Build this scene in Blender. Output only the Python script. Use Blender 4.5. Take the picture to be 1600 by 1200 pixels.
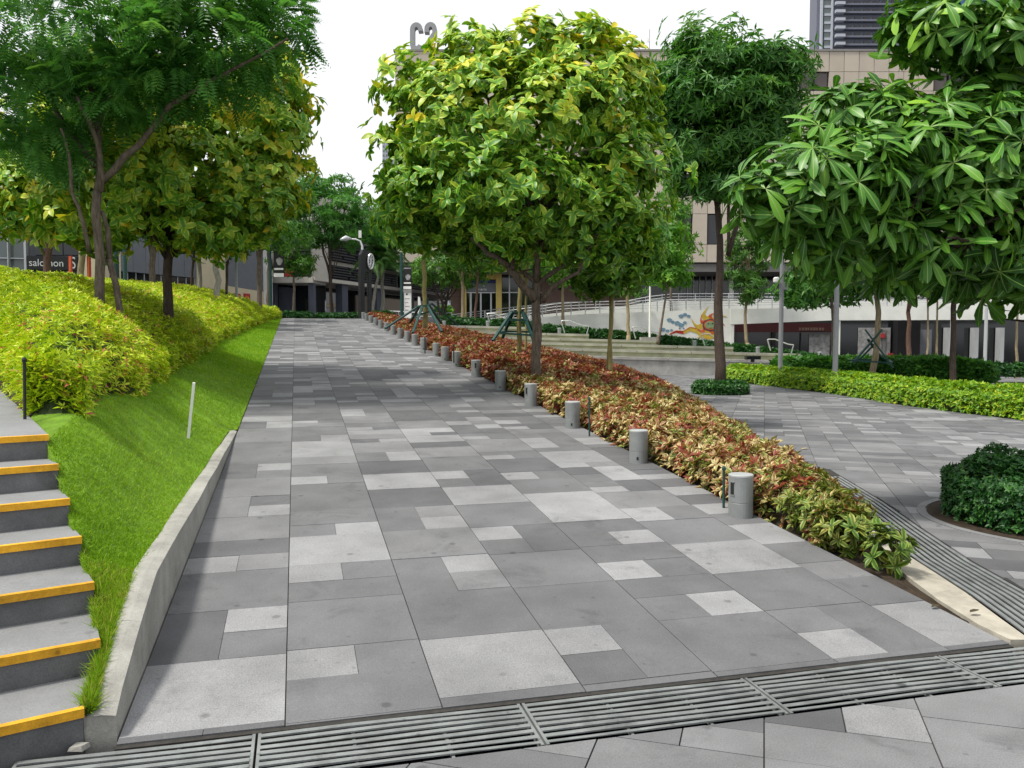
import bpy, math, random
import numpy as np
from mathutils import Vector, Matrix

for o in list(bpy.data.objects): bpy.data.objects.remove(o)
sc = bpy.context.scene
col = sc.collection
random.seed(11)
rng = np.random.default_rng(11)
R = math.radians

# ------------------------------------------------------------------ camera
FPX, HOR, VPX, VPY, EYE = 1294.0, 530.0, 463.0, 441.0, 1.55
pitch = math.atan((600 - HOR) / FPX)
yaw = -math.atan((VPX - 800) / (FPX / math.cos(pitch)))
fwd = np.array([math.sin(yaw) * math.cos(pitch), math.cos(yaw) * math.cos(pitch), -math.sin(pitch)])
rgt = np.array([math.cos(yaw), -math.sin(yaw), 0.0])
upv = np.cross(rgt, fwd)
CAM = np.array([0.0, 0.0, EYE])
cd = bpy.data.cameras.new('camera'); cam = bpy.data.objects.new('camera', cd); col.objects.link(cam)
cd.sensor_width = 36.0; cd.lens = FPX / 1600 * 36.0; cd.clip_end = 3000; cd.clip_start = 0.05
cam.matrix_world = Matrix(((rgt[0], upv[0], -fwd[0], 0), (rgt[1], upv[1], -fwd[1], 0), (rgt[2], upv[2], -fwd[2], EYE), (0, 0, 0, 1)))
sc.camera = cam

# ------------------------------------------------------------------ world, sun, exposure
SUN = Vector((-0.66, -0.10, 1.30)).normalized()          # towards the sun
w = bpy.data.worlds.new('World'); sc.world = w; w.use_nodes = True
nt = w.node_tree; nt.nodes.clear()
sky = nt.nodes.new('ShaderNodeTexSky'); sky.sky_type = 'NISHITA'; sky.sun_disc = False
sky.sun_elevation = math.asin(SUN.z); sky.sun_rotation = math.atan2(SUN.x, SUN.y)
sky.air_density = 1.0; sky.dust_density = 4.0; sky.ozone_density = 1.0
hs = nt.nodes.new('ShaderNodeHueSaturation'); hs.inputs['Saturation'].default_value = 0.25
mx = nt.nodes.new('ShaderNodeMixRGB'); mx.inputs[0].default_value = 0.72; mx.inputs[2].default_value = (9.0, 9.15, 9.4, 1)
bg = nt.nodes.new('ShaderNodeBackground'); bg.inputs[1].default_value = 0.10
wo = nt.nodes.new('ShaderNodeOutputWorld')
nt.links.new(sky.outputs[0], hs.inputs['Color']); nt.links.new(hs.outputs[0], mx.inputs[1])
nt.links.new(mx.outputs[0], bg.inputs[0]); nt.links.new(bg.outputs[0], wo.inputs[0])
sl = bpy.data.lights.new('sun', 'SUN'); sl.energy = 3.2; sl.angle = R(9); sl.color = (1.0, 0.95, 0.86)
sun = bpy.data.objects.new('sun', sl); col.objects.link(sun)
sun.rotation_euler = (-SUN).to_track_quat('-Z', 'Y').to_euler(); sun.location = (-20, -8, 30)
vs = sc.view_settings; vs.view_transform = 'Standard'; vs.look = 'None'; vs.exposure = 0.5; vs.gamma = 1.0
vs.use_curve_mapping = False
sc.cycles.max_bounces = 8; sc.cycles.transparent_max_bounces = 8

# ------------------------------------------------------------------ measuring helpers
def ray(x, y): return fwd + rgt * (x - 800) / FPX - upv * (y - 600) / FPX
def P(x, y, d): return CAM + d * ray(x, y)
def G0(x, y, z=0.0):
    r = ray(x, y); return CAM + r * (z - EYE) / r[2]
SLOPE = 0.06614; Y0 = 3.369; YTOP = 42.6; ZTOP = SLOPE * (YTOP - Y0)
def rz(y): return min(max(SLOPE * (y - Y0), 0.0), ZTOP)
def depth_of(p): return float((np.asarray(p, float) - CAM) @ fwd)

# ------------------------------------------------------------------ mesh helpers
OFF = {}
class MB:
    def __init__(s): s.v = []; s.f = []
    def add(s, vs, fs):
        b = len(s.v); s.v += [tuple(map(float, q)) for q in vs]; s.f += [tuple(b + i for i in q) for q in fs]; return s
    def box(s, c, size, rot=0.0, M=None):
        cx, cy, cz = c; a, b, d = size[0] / 2, size[1] / 2, size[2] / 2
        cr, sr = math.cos(rot), math.sin(rot); vs = []
        for z in (-d, d):
            for x, y in ((-a, -b), (a, -b), (a, b), (-a, b)):
                vs.append((cx + x * cr - y * sr, cy + x * sr + y * cr, cz + z))
        return s.add(vs, [(3, 2, 1, 0), (4, 5, 6, 7), (0, 1, 5, 4), (1, 2, 6, 5), (2, 3, 7, 6), (3, 0, 4, 7)])
    def hexa(s, bot, top):
        n = len(bot)
        return s.add(list(bot) + list(top), [tuple(range(n))[::-1], tuple(range(n, 2 * n))] + [(i, (i + 1) % n, n + (i + 1) % n, n + i) for i in range(n)])
    def bar(s, a, b, w_, h_=None, up=(0, 0, 1)):
        a, b = Vector(a), Vector(b); d = (b - a).normalized(); u = Vector(up)
        if abs(d.dot(u)) > 0.98: u = Vector((1, 0, 0))
        x = d.cross(u).normalized(); y = x.cross(d); h_ = h_ or w_
        q = [x * (i * w_ / 2) + y * (j * h_ / 2) for i, j in ((-1, -1), (1, -1), (1, 1), (-1, 1))]
        return s.add([a + k for k in q] + [b + k for k in q], [(3, 2, 1, 0), (4, 5, 6, 7), (0, 1, 5, 4), (1, 2, 6, 5), (2, 3, 7, 6), (3, 0, 4, 7)])
    def tube(s, pts, rad, n=8, cap=True, wob=0.0):
        pts = [Vector(p) for p in pts]; m = len(pts)
        if not hasattr(rad, '__len__'): rad = [rad] * m
        rings = []; x = None
        for i, p in enumerate(pts):
            d = (pts[min(i + 1, m - 1)] - pts[max(i - 1, 0)]).normalized()
            if x is None:
                u = Vector((0, 0, 1)) if abs(d.z) < 0.9 else Vector((1, 0, 0)); x = d.cross(u).normalized()
            else: x = (x - d * x.dot(d)).normalized()
            y = d.cross(x)
            rings.append([p + (x * math.cos(2 * math.pi * k / n) + y * math.sin(2 * math.pi * k / n)) * rad[i] * (1 + wob * (random.random() - .5)) for k in range(n)])
        vs = [q for r in rings for q in r]
        fs = [(i * n + k, i * n + (k + 1) % n, (i + 1) * n + (k + 1) % n, (i + 1) * n + k) for i in range(m - 1) for k in range(n)]
        if cap: fs += [tuple(range(n))[::-1], tuple((m - 1) * n + k for k in range(n))]
        return s.add(vs, fs)
    def lathe(s, c, prof, n=24):
        cx, cy, cz = c; vs = []; m = len(prof)
        for r, z in prof: vs += [(cx + r * math.cos(2 * math.pi * k / n), cy + r * math.sin(2 * math.pi * k / n), cz + z) for k in range(n)]
        fs = [(i * n + k, i * n + (k + 1) % n, (i + 1) * n + (k + 1) % n, (i + 1) * n + k) for i in range(m - 1) for k in range(n)]
        return s.add(vs, fs + [tuple(range(n))[::-1], tuple((m - 1) * n + k for k in range(n))])
    def build(s, name, mat, parent=None, smooth=False, kind=None):
        off = OFF.get(parent.name, Vector((0, 0, 0))) if parent else Vector((0, 0, 0))
        me = bpy.data.meshes.new(name)
        me.from_pydata([(a - off.x, b - off.y, c - off.z) for a, b, c in s.v], [], s.f); me.update()
        me.materials.append(mat)
        if smooth: me.shade_smooth()
        return link(name, me, parent, kind)
def link(name, me, parent=None, kind=None):
    o = bpy.data.objects.new(name, me); col.objects.link(o)
    if parent: o.parent = parent; OFF[o.name] = OFF.get(parent.name, Vector((0, 0, 0)))
    if kind: o['kind'] = kind
    return o
def thing(name, loc, label, cat, group=None):
    o = bpy.data.objects.new(name, None); col.objects.link(o); o.location = Vector(loc); o.empty_display_size = 0.2
    OFF[o.name] = Vector(loc); return tag(o, label, cat, group)
def tag(o, label=None, cat=None, group=None, kind=None):
    if label: o['label'] = label
    if cat: o['category'] = cat
    if group: o['group'] = group
    if kind: o['kind'] = kind
    return o
def struct(o): o['kind'] = 'structure'; return o
def copy_tree(o, parent=None):
    c = o.copy(); col.objects.link(c); c.parent = parent
    for ch in list(o.children): copy_tree(ch, c)
    return c

# ------------------------------------------------------------------ materials
def nodes(name):
    m = bpy.data.materials.new(name); m.use_nodes = True; t = m.node_tree
    return m, t, t.nodes['Principled BSDF']
def N(t, kind, **kw):
    n = t.nodes.new(kind)
    for k, v in kw.items():
        if k in n.inputs: n.inputs[k].default_value = v
        else: setattr(n, k, v)
    return n
def ramp(t, stops, interp='LINEAR'):
    n = t.nodes.new('ShaderNodeValToRGB'); e = n.color_ramp; e.interpolation = interp
    while len(e.elements) < len(stops): e.elements.new(0.5)
    for el, (p, c) in zip(e.elements, stops): el.position = p; el.color = (*c, 1)
    return n
def mat(name, c, rough=0.7, var=0.18, scale=3.0, bump=0.0, bscale=80, spec=0.3, metal=0.0, speck=0.0, stain=0.0, objvar=0.0):
    m, t, b = nodes(name); L = t.links.new
    g = N(t, 'ShaderNodeNewGeometry')
    nz = N(t, 'ShaderNodeTexNoise', Scale=scale, Detail=6.0, Roughness=0.6); L(g.outputs['Position'], nz.inputs['Vector'])
    mr = N(t, 'ShaderNodeMapRange'); mr.inputs['From Min'].default_value = .3; mr.inputs['From Max'].default_value = .7
    mr.inputs['To Min'].default_value = 1 - var; mr.inputs['To Max'].default_value = 1 + var; L(nz.outputs['Fac'], mr.inputs['Value'])
    last = mr.outputs[0]
    if speck:
        n2 = N(t, 'ShaderNodeTexNoise', Scale=170.0, Detail=3.0, Roughness=0.75); L(g.outputs['Position'], n2.inputs['Vector'])
        m2 = N(t, 'ShaderNodeMapRange'); m2.inputs['From Min'].default_value = .3; m2.inputs['From Max'].default_value = .7
        m2.inputs['To Min'].default_value = 1 - speck; m2.inputs['To Max'].default_value = 1 + speck; L(n2.outputs['Fac'], m2.inputs['Value'])
        q = N(t, 'ShaderNodeMath', operation='MULTIPLY'); L(last, q.inputs[0]); L(m2.outputs[0], q.inputs[1]); last = q.outputs[0]
    if stain:
        n3 = N(t, 'ShaderNodeTexNoise', Scale=2.6, Detail=8.0, Roughness=0.7, Distortion=0.6); L(g.outputs['Position'], n3.inputs['Vector'])
        m3 = N(t, 'ShaderNodeMapRange'); m3.inputs['From Min'].default_value = .56; m3.inputs['From Max'].default_value = .72
        m3.inputs['To Min'].default_value = 1.0; m3.inputs['To Max'].default_value = 1 - stain; L(n3.outputs['Fac'], m3.inputs['Value'])
        q = N(t, 'ShaderNodeMath', operation='MULTIPLY'); L(last, q.inputs[0]); L(m3.outputs[0], q.inputs[1]); last = q.outputs[0]
        n6 = N(t, 'ShaderNodeTexVoronoi', Scale=7.5); L(g.outputs['Position'], n6.inputs['Vector'])
        m6 = N(t, 'ShaderNodeMapRange'); m6.inputs['From Min'].default_value = .05; m6.inputs['From Max'].default_value = .10
        m6.inputs['To Min'].default_value = 1 - stain * .8; m6.inputs['To Max'].default_value = 1.0; L(n6.outputs['Distance'], m6.inputs['Value'])
        q = N(t, 'ShaderNodeMath', operation='MULTIPLY'); L(last, q.inputs[0]); L(m6.outputs[0], q.inputs[1]); last = q.outputs[0]
        n7 = N(t, 'ShaderNodeTexNoise', Scale=.55, Detail=4.0, Roughness=0.6); L(g.outputs['Position'], n7.inputs['Vector'])
        m7 = N(t, 'ShaderNodeMapRange'); m7.inputs['From Min'].default_value = .35; m7.inputs['From Max'].default_value = .65
        m7.inputs['To Min'].default_value = 1 - stain * .45; m7.inputs['To Max'].default_value = 1 + stain * .25; L(n7.outputs['Fac'], m7.inputs['Value'])
        q = N(t, 'ShaderNodeMath', operation='MULTIPLY'); L(last, q.inputs[0]); L(m7.outputs[0], q.inputs[1]); last = q.outputs[0]
        n4 = N(t, 'ShaderNodeTexVoronoi', Scale=3.2); L(g.outputs['Position'], n4.inputs['Vector'])
        m4 = N(t, 'ShaderNodeMapRange'); m4.inputs['From Min'].default_value = .05; m4.inputs['From Max'].default_value = .09
        m4.inputs['To Min'].default_value = 1 - stain * 1.2; m4.inputs['To Max'].default_value = 1.0; L(n4.outputs['Distance'], m4.inputs['Value'])
        q = N(t, 'ShaderNodeMath', operation='MULTIPLY'); L(last, q.inputs[0]); L(m4.outputs[0], q.inputs[1]); last = q.outputs[0]
    if objvar:
        oi = N(t, 'ShaderNodeObjectInfo'); m5 = N(t, 'ShaderNodeMapRange')
        m5.inputs['To Min'].default_value = 1 - objvar; m5.inputs['To Max'].default_value = 1 + objvar; L(oi.outputs['Random'], m5.inputs['Value'])
        q = N(t, 'ShaderNodeMath', operation='MULTIPLY'); L(last, q.inputs[0]); L(m5.outputs[0], q.inputs[1]); last = q.outputs[0]
    mix = N(t, 'ShaderNodeVectorMath', operation='SCALE'); mix.inputs[0].default_value = c; L(last, mix.inputs['Scale'])
    L(mix.outputs[0], b.inputs['Base Color'])
    b.inputs['Roughness'].default_value = rough; b.inputs['Specular IOR Level'].default_value = spec; b.inputs['Metallic'].default_value = metal
    if bump:
        nb = N(t, 'ShaderNodeTexNoise', Scale=bscale, Detail=5.0, Roughness=0.7); L(g.outputs['Position'], nb.inputs['Vector'])
        bp = N(t, 'ShaderNodeBump', Strength=bump, Distance=0.01); L(nb.outputs['Fac'], bp.inputs['Height']); L(bp.outputs[0], b.inputs['Normal'])
    return m
def bark(name, c1, c2, sc_=9.0):
    m, t, b = nodes(name); L = t.links.new
    g = N(t, 'ShaderNodeNewGeometry'); mp = N(t, 'ShaderNodeMapping'); mp.inputs['Scale'].default_value = (3, 3, .7); L(g.outputs['Position'], mp.inputs['Vector'])
    nz = N(t, 'ShaderNodeTexNoise', Scale=sc_, Detail=8.0, Roughness=0.7); L(mp.outputs[0], nz.inputs['Vector'])
    r = ramp(t, [(0.32, c1), (0.68, c2)]); L(nz.outputs['Fac'], r.inputs[0]); L(r.outputs[0], b.inputs['Base Color'])
    b.inputs['Roughness'].default_value = .85; b.inputs['Specular IOR Level'].default_value = .2
    bp = N(t, 'ShaderNodeBump', Strength=.6, Distance=0.02); L(nz.outputs['Fac'], bp.inputs['Height']); L(bp.outputs[0], b.inputs['Normal'])
    return m
def leafmat(name, stops, edge=None, margin=(0.35, 0.8), trans=0.3, rough=0.42, spec=0.35, rib=None):
    m, t, b = nodes(name); L = t.links.new
    at = N(t, 'ShaderNodeAttribute', attribute_name='tone')
    r = ramp(t, stops); L(at.outputs['Fac'], r.inputs[0]); c = r.outputs[0]
    uv = N(t, 'ShaderNodeUVMap'); sp = N(t, 'ShaderNodeSeparateXYZ'); L(uv.outputs[0], sp.inputs[0])
    s1 = N(t, 'ShaderNodeMath', operation='SUBTRACT'); s1.inputs[1].default_value = .5; L(sp.outputs[1], s1.inputs[0])
    s2 = N(t, 'ShaderNodeMath', operation='ABSOLUTE'); L(s1.outputs[0], s2.inputs[0])
    s3 = N(t, 'ShaderNodeMath', operation='MULTIPLY'); s3.inputs[1].default_value = 2.0; L(s2.outputs[0], s3.inputs[0])
    if edge:
        r2 = ramp(t, edge); L(at.outputs['Fac'], r2.inputs[0])
        g = N(t, 'ShaderNodeNewGeometry'); nz = N(t, 'ShaderNodeTexNoise', Scale=30.0, Detail=2.0); L(g.outputs['Position'], nz.inputs['Vector'])
        ad = N(t, 'ShaderNodeMath', operation='MULTIPLY_ADD'); ad.inputs[1].default_value = .6; L(nz.outputs['Fac'], ad.inputs[0]); L(s3.outputs[0], ad.inputs[2])
        mr = N(t, 'ShaderNodeMapRange'); mr.inputs['From Min'].default_value = margin[0] + .3; mr.inputs['From Max'].default_value = margin[1] + .3; L(ad.outputs[0], mr.inputs['Value'])
        mixn = N(t, 'ShaderNodeMixRGB'); L(mr.outputs[0], mixn.inputs[0]); L(c, mixn.inputs[1]); L(r2.outputs[0], mixn.inputs[2]); c = mixn.outputs[0]
    if rib:
        lt = N(t, 'ShaderNodeMath', operation='LESS_THAN'); lt.inputs[1].default_value = .09; L(s3.outputs[0], lt.inputs[0])
        mixn = N(t, 'ShaderNodeMixRGB'); mixn.inputs[2].default_value = (*rib, 1); L(lt.outputs[0], mixn.inputs[0]); L(c, mixn.inputs[1]); c = mixn.outputs[0]
    L(c, b.inputs['Base Color']); b.inputs['Roughness'].default_value = rough; b.inputs['Specular IOR Level'].default_value = spec
    tr = N(t, 'ShaderNodeBsdfTranslucent'); mul = N(t, 'ShaderNodeMixRGB', blend_type='MULTIPLY'); mul.inputs[0].default_value = 1.0
    mul.inputs[2].default_value = (1.0, 1.0, .55, 1); L(c, mul.inputs[1]); L(mul.outputs[0], tr.inputs[0])
    ms = N(t, 'ShaderNodeMixShader'); ms.inputs[0].default_value = trans
    out = t.nodes['Material Output']; L(b.outputs[0], ms.inputs[1]); L(tr.outputs[0], ms.inputs[2]); L(ms.outputs[0], out.inputs[0])
    return m
def glass(name, c, rough=0.08):
    m, t, b = nodes(name); b.inputs['Base Color'].default_value = (*c, 1); b.inputs['Roughness'].default_value = rough
    b.inputs['Specular IOR Level'].default_value = .6; return m

M = {}
PAVE = [(0.104, 0.106, 0.112), (0.128, 0.130, 0.136), (0.162, 0.164, 0.170), (0.224, 0.227, 0.234)]
for i, c in enumerate(PAVE):
    M['pave%d' % i] = mat('paver_stone_%d' % i, c, rough=.72, var=.13, scale=2.2, bump=.12, bscale=220, spec=.25, speck=.28 + .08 * (i == 3), stain=.30, objvar=.09)
M['joint'] = mat('joint_mortar', (.035, .033, .03), rough=.95, var=.3, scale=20)
M['ground'] = mat('ground_asphalt', (.05, .05, .05), rough=.9, var=.2, scale=4)
M['conc'] = mat('weathered_concrete', (.30, .295, .27), rough=.88, var=.22, scale=5, bump=.5, bscale=45, speck=.18, stain=.35)
M['cream_kerb'] = mat('cream_concrete', (.37, .345, .285), rough=.85, var=.2, scale=6, bump=.3, bscale=60, speck=.12, stain=.3)
M['bench'] = mat('bench_concrete', (.36, .352, .33), rough=.9, var=.25, scale=1.4, bump=.2, bscale=25, stain=.3)
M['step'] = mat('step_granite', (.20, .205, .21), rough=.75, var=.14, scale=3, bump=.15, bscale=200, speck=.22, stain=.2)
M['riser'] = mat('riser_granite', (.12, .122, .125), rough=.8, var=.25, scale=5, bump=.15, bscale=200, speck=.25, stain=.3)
M['yellow'] = mat('yellow_nosing_paint', (.66, .34, .02), rough=.75, var=.25, scale=14, stain=.5, speck=.15, bump=.3, bscale=90)
M['grate'] = mat('galvanised_grate', (.22, .235, .235), rough=.55, var=.3, scale=7, metal=.3, spec=.5, stain=.45, speck=.12)
M['trench'] = mat('trench_black', (.002, .002, .003), rough=.95, var=.2, spec=0.0)
M['soil'] = mat('dark_soil', (.035, .024, .015), rough=.95, var=.5, scale=12, bump=1.0, bscale=40)
M['lawn'] = mat('lawn_turf', (.14, .27, .016), rough=.95, var=.35, scale=5, bump=1.0, bscale=260, speck=.5, stain=.15)
M['tread'] = mat('terrace_turf', (.26, .29, .06), rough=.95, var=.3, scale=3, bump=.6, bscale=120)
M['boll'] = mat('bollard_grey_metal', (.235, .25, .25), rough=.5, var=.1, scale=10, metal=.2, spec=.5, stain=.2)
M['bolltop'] = mat('bollard_top_metal', (.40, .42, .42), rough=.45, var=.08, metal=.2, spec=.5)
M['black'] = mat('black_metal', (.018, .019, .02), rough=.45, var=.1)
M['steel'] = mat('brushed_steel', (.55, .56, .57), rough=.35, var=.08, metal=.8)
M['greypole'] = mat('grey_pole_paint', (.27, .28, .29), rough=.5, var=.1)
M['green_iron'] = mat('green_painted_iron', (.010, .048, .042), rough=.5, var=.2, scale=8)
M['green_pole'] = mat('dark_green_pole', (.02, .06, .055), rough=.5, var=.1)
M['white'] = mat('white_paint', (.8, .8, .78), rough=.6, var=.06)
M['whitewall'] = mat('white_concrete_wall', (.76, .77, .72), rough=.8, var=.07, scale=1.2, stain=.12)
M['beige'] = mat('beige_stone_panel', (.47, .415, .345), rough=.8, var=.06, scale=1.0, objvar=.05)
M['cream'] = mat('cream_render', (.60, .53, .38), rough=.85, var=.06, scale=1.0)
M['yellowwall'] = mat('ochre_render', (.52, .40, .12), rough=.85, var=.08)
M['brown'] = mat('brown_cladding', (.125, .078, .062), rough=.7, var=.1, scale=2)
M['greyclad'] = mat('grey_metal_cladding', (.155, .168, .195), rough=.5, var=.06, objvar=.04)
M['concgrey'] = mat('pale_grey_render', (.46, .44, .40), rough=.85, var=.07)
M['bluegrey'] = mat('blue_grey_column', (.075, .085, .115), rough=.6, var=.1)
M['louvre'] = mat('dark_louvre_metal', (.045, .048, .056), rough=.5, var=.15, objvar=.15)
M['louvback'] = mat('louvre_backing', (.008, .008, .01), rough=.8)
M['soffit'] = mat('soffit_grey', (.24, .23, .22), rough=.8, var=.06)
M['glassd'] = glass('dark_window_glass', (.012, .014, .016))
M['glassb'] = glass('brown_window_glass', (.075, .055, .048), .12)
M['glassblue'] = glass('blue_tower_glass', (.03, .12, .30), .12)
M['glassgreen'] = glass('pale_green_glass', (.13, .16, .155), .06)
M['alum'] = mat('aluminium_frame', (.50, .52, .53), rough=.4, var=.05, metal=.3)
M['darkred'] = mat('dark_red_sign', (.045, .008, .010), rough=.6, var=.15)
M['red'] = mat('red_panel', (.42, .04, .045), rough=.6, var=.08)
M['orange'] = mat('orange_panel', (.62, .16, .03), rough=.6, var=.08)
M['navy'] = mat('navy_sign', (.03, .03, .13), rough=.6, var=.08)
M['signgrey'] = mat('grey_sign_board', (.16, .17, .19), rough=.6, var=.08)
M['letter'] = mat('pale_lettering', (.62, .64, .64), rough=.6, var=.04)
M['towerdark'] = mat('tower_slate', (.15, .16, .20), rough=.6, var=.06)
M['towerpale'] = mat('tower_pale', (.42, .45, .50), rough=.7, var=.05)
M['poster'] = mat('poster_grey', (.30, .30, .30), rough=.6, var=.5, scale=4)
M['bark1'] = bark('grey_brown_bark', (.055, .042, .032), (.19, .155, .12))
M['bark2'] = bark('dark_bark', (.03, .022, .018), (.09, .068, .052))
M['bark3'] = bark('pale_tan_bark', (.16, .125, .07), (.40, .33, .21))
M['bark4'] = bark('olive_bark', (.13, .115, .04), (.30, .26, .11))
M['bark5'] = bark('red_brown_bark', (.06, .034, .026), (.17, .10, .075))
M['barkpalm'] = bark('palm_bark', (.16, .15, .13), (.34, .32, .28), 5)
M['twig'] = mat('shrub_twigs', (.05, .04, .022), rough=.95, var=.5, scale=25, bump=1, bscale=60)
M['core_green'] = mat('shrub_inner_growth', (.028, .045, .012), rough=.95, var=.6, scale=22, bump=1, bscale=60)
GR = [(0.0, (.03, .11, .016)), (0.45, (.075, .21, .025)), (0.8, (.14, .31, .032)), (1.0, (.22, .39, .045))]
M['lf_varieg'] = leafmat('variegated_leaf', [(0, (.03, .12, .014)), (.45, (.085, .26, .02)), (.7, (.20, .40, .03)), (.88, (.42, .54, .04)), (.97, (.66, .62, .04)), (1, (.80, .62, .03))],
                         [(0, (.16, .33, .03)), (.35, (.38, .58, .05)), (.7, (.63, .76, .10)), (1, (.86, .70, .05))], (.42, .9), trans=.27)
M['lf_fine'] = leafmat('fine_pinnate_leaf', [(0, (.05, .17, .035)), (.6, (.10, .29, .055)), (1, (.18, .38, .07))], trans=.5, spec=.2)
M['lf_whorl'] = leafmat('glossy_whorled_leaf', [(0, (.016, .07, .010)), (.55, (.062, .20, .020)), (.9, (.13, .32, .025)), (1, (.24, .46, .03))], trans=.18, rough=.4, spec=.3, rib=(.22, .36, .08))
M['lf_dark'] = leafmat('dark_narrow_leaf', [(0, (.03, .125, .02)), (.6, (.075, .23, .032)), (1, (.16, .34, .05))], trans=.42)
M['lf_bright'] = leafmat('bright_green_leaf', [(0, (.05, .18, .016)), (.6, (.12, .32, .028)), (1, (.22, .42, .04))], trans=.42)
M['lf_mid'] = leafmat('mid_green_leaf', GR, trans=.33)
M['lf_yel'] = leafmat('yellow_hedge_leaf', [(0, (.09, .21, .008)), (.3, (.25, .40, .012)), (.65, (.46, .60, .02)), (.97, (.64, .70, .06)), (1.0, (.55, .16, .12))], trans=.3, spec=.25)
M['lf_red'] = leafmat('red_cream_leaf', [(0, (.05, .11, .015)), (.22, (.12, .16, .022)), (.38, (.12, .022, .016)), (.62, (.20, .028, .020)), (.80, (.24, .10, .035)), (1, (.36, .30, .10))],
                      [(0, (.17, .27, .045)), (.22, (.42, .42, .11)), (.40, (.20, .05, .022)), (.65, (.31, .09, .04)), (.82, (.62, .50, .24)), (1, (.74, .66, .36))], (.25, .6), trans=.25, spec=.3)
M['lf_lime'] = leafmat('lime_hedge_leaf', [(0, (.06, .18, .008)), (.5, (.17, .36, .012)), (.85, (.36, .50, .02)), (1, (.52, .58, .04))], trans=.33)
M['lf_box'] = leafmat('dark_box_leaf', [(0, (.010, .05, .012)), (.6, (.026, .11, .02)), (1, (.07, .20, .035))], trans=.25)
M['lf_grass'] = leafmat('grass_blade', [(0, (.12, .26, .012)), (.6, (.23, .41, .02)), (.9, (.33, .47, .035)), (1, (.40, .36, .10))], trans=.3, spec=.1)
M['lf_palm'] = leafmat('palm_frond_leaf', [(0, (.03, .10, .018)), (1, (.08, .19, .03))], trans=.3)
M['lf_dry'] = leafmat('dry_leaf', [(0, (.40, .30, .12)), (1, (.50, .42, .20))], trans=.15)

# ------------------------------------------------------------------ leaves
T8 = (np.array([(0, 0), (.28, -.82), (.28, 0), (.28, .82), (.66, -.86), (.66, 0), (.66, .86), (1, 0)]),
      np.array([(0, 2, 1), (0, 3, 2), (1, 2, 5), (1, 5, 4), (2, 3, 6), (2, 6, 5), (4, 5, 7), (5, 6, 7)]))
def band(rows):
    v = [(0, 0)]; f = []
    for t_, w_ in rows: v += [(t_, -w_), (t_, 0), (t_, w_)]
    v.append((1, 0)); n_ = len(rows); e_ = 3 * n_ + 1
    f += [(0, 2, 1), (0, 3, 2)]
    for i in range(n_ - 1):
        a = 1 + 3 * i; f += [(a, a + 1, a + 4), (a, a + 4, a + 3), (a + 1, a + 2, a + 5), (a + 1, a + 5, a + 4)]
    a = 1 + 3 * (n_ - 1); f += [(a, a + 1, e_), (a + 1, a + 2, e_)]
    return np.array(v, float), np.array(f)
TR = band([(.13, .55), (.4, 1.0), (.68, .92), (.9, .45)])
TO = band([(.25, .32), (.55, .82), (.78, 1.0), (.93, .62)])
T4 = (np.array([(0, 0), (.45, -1), (1, 0), (.45, 1)]), np.array([(0, 2, 1), (0, 3, 2)]))
T1 = (np.array([(0, -1), (1, 0), (0, 1)]), np.array([(0, 2, 1)]))
def unit(a): return a / np.maximum(np.linalg.norm(a, axis=-1, keepdims=True), 1e-9)
def leaf_obj(name, Pp, D, Nn, Ln, Wd, tone, m, parent=None, T=T4, droop=.25, fold=.3, kind='stuff'):
    n = len(Pp); D = unit(D); B = unit(np.cross(Nn, D)); Nn = np.cross(D, B)
    t, s = T[0][:, 0], T[0][:, 1]; k = len(t)
    Ln = np.broadcast_to(Ln, (n,)); Wd = np.broadcast_to(Wd, (n,))
    V = (Pp[:, None] + D[:, None] * (t[None, :, None] * Ln[:, None, None]) + B[:, None] * (s[None, :, None] * Wd[:, None, None] / 2)
         + Nn[:, None] * (fold * np.abs(s)[None, :, None] * Wd[:, None, None] / 2 - droop * (t ** 2)[None, :, None] * Ln[:, None, None]))
    off = OFF.get(parent.name, Vector((0, 0, 0))) if parent else Vector((0, 0, 0))
    V = V.reshape(-1, 3) - np.array(off)
    F = (T[1][None] + (np.arange(n) * k)[:, None, None]).reshape(-1)
    nf = n * len(T[1])
    me = bpy.data.meshes.new(name); me.vertices.add(n * k); me.loops.add(nf * 3); me.polygons.add(nf)
    me.vertices.foreach_set('co', V.astype(np.float32).ravel()); me.loops.foreach_set('vertex_index', F.astype(np.int32))
    me.polygons.foreach_set('loop_start', np.arange(0, nf * 3, 3, dtype=np.int32)); me.update(calc_edges=True)
    a = me.attributes.new('tone', 'FLOAT', 'POINT'); a.data.foreach_set('value', np.repeat(np.clip(np.broadcast_to(tone, (n,)), 0, 1), k).astype(np.float32))
    uvv = np.stack([t, (s + 1) / 2], 1)[T[1].ravel()]; uv = np.tile(uvv, (n, 1)).astype(np.float32)
    ul = me.uv_layers.new(name='UVMap'); ul.data.foreach_set('uv', uv.ravel())
    me.materials.append(m)
    if k > 4: me.shade_smooth()
    return link(name, me, parent, kind)
def rand_dir(n):
    return unit(rng.normal(size=(n, 3)))
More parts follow.
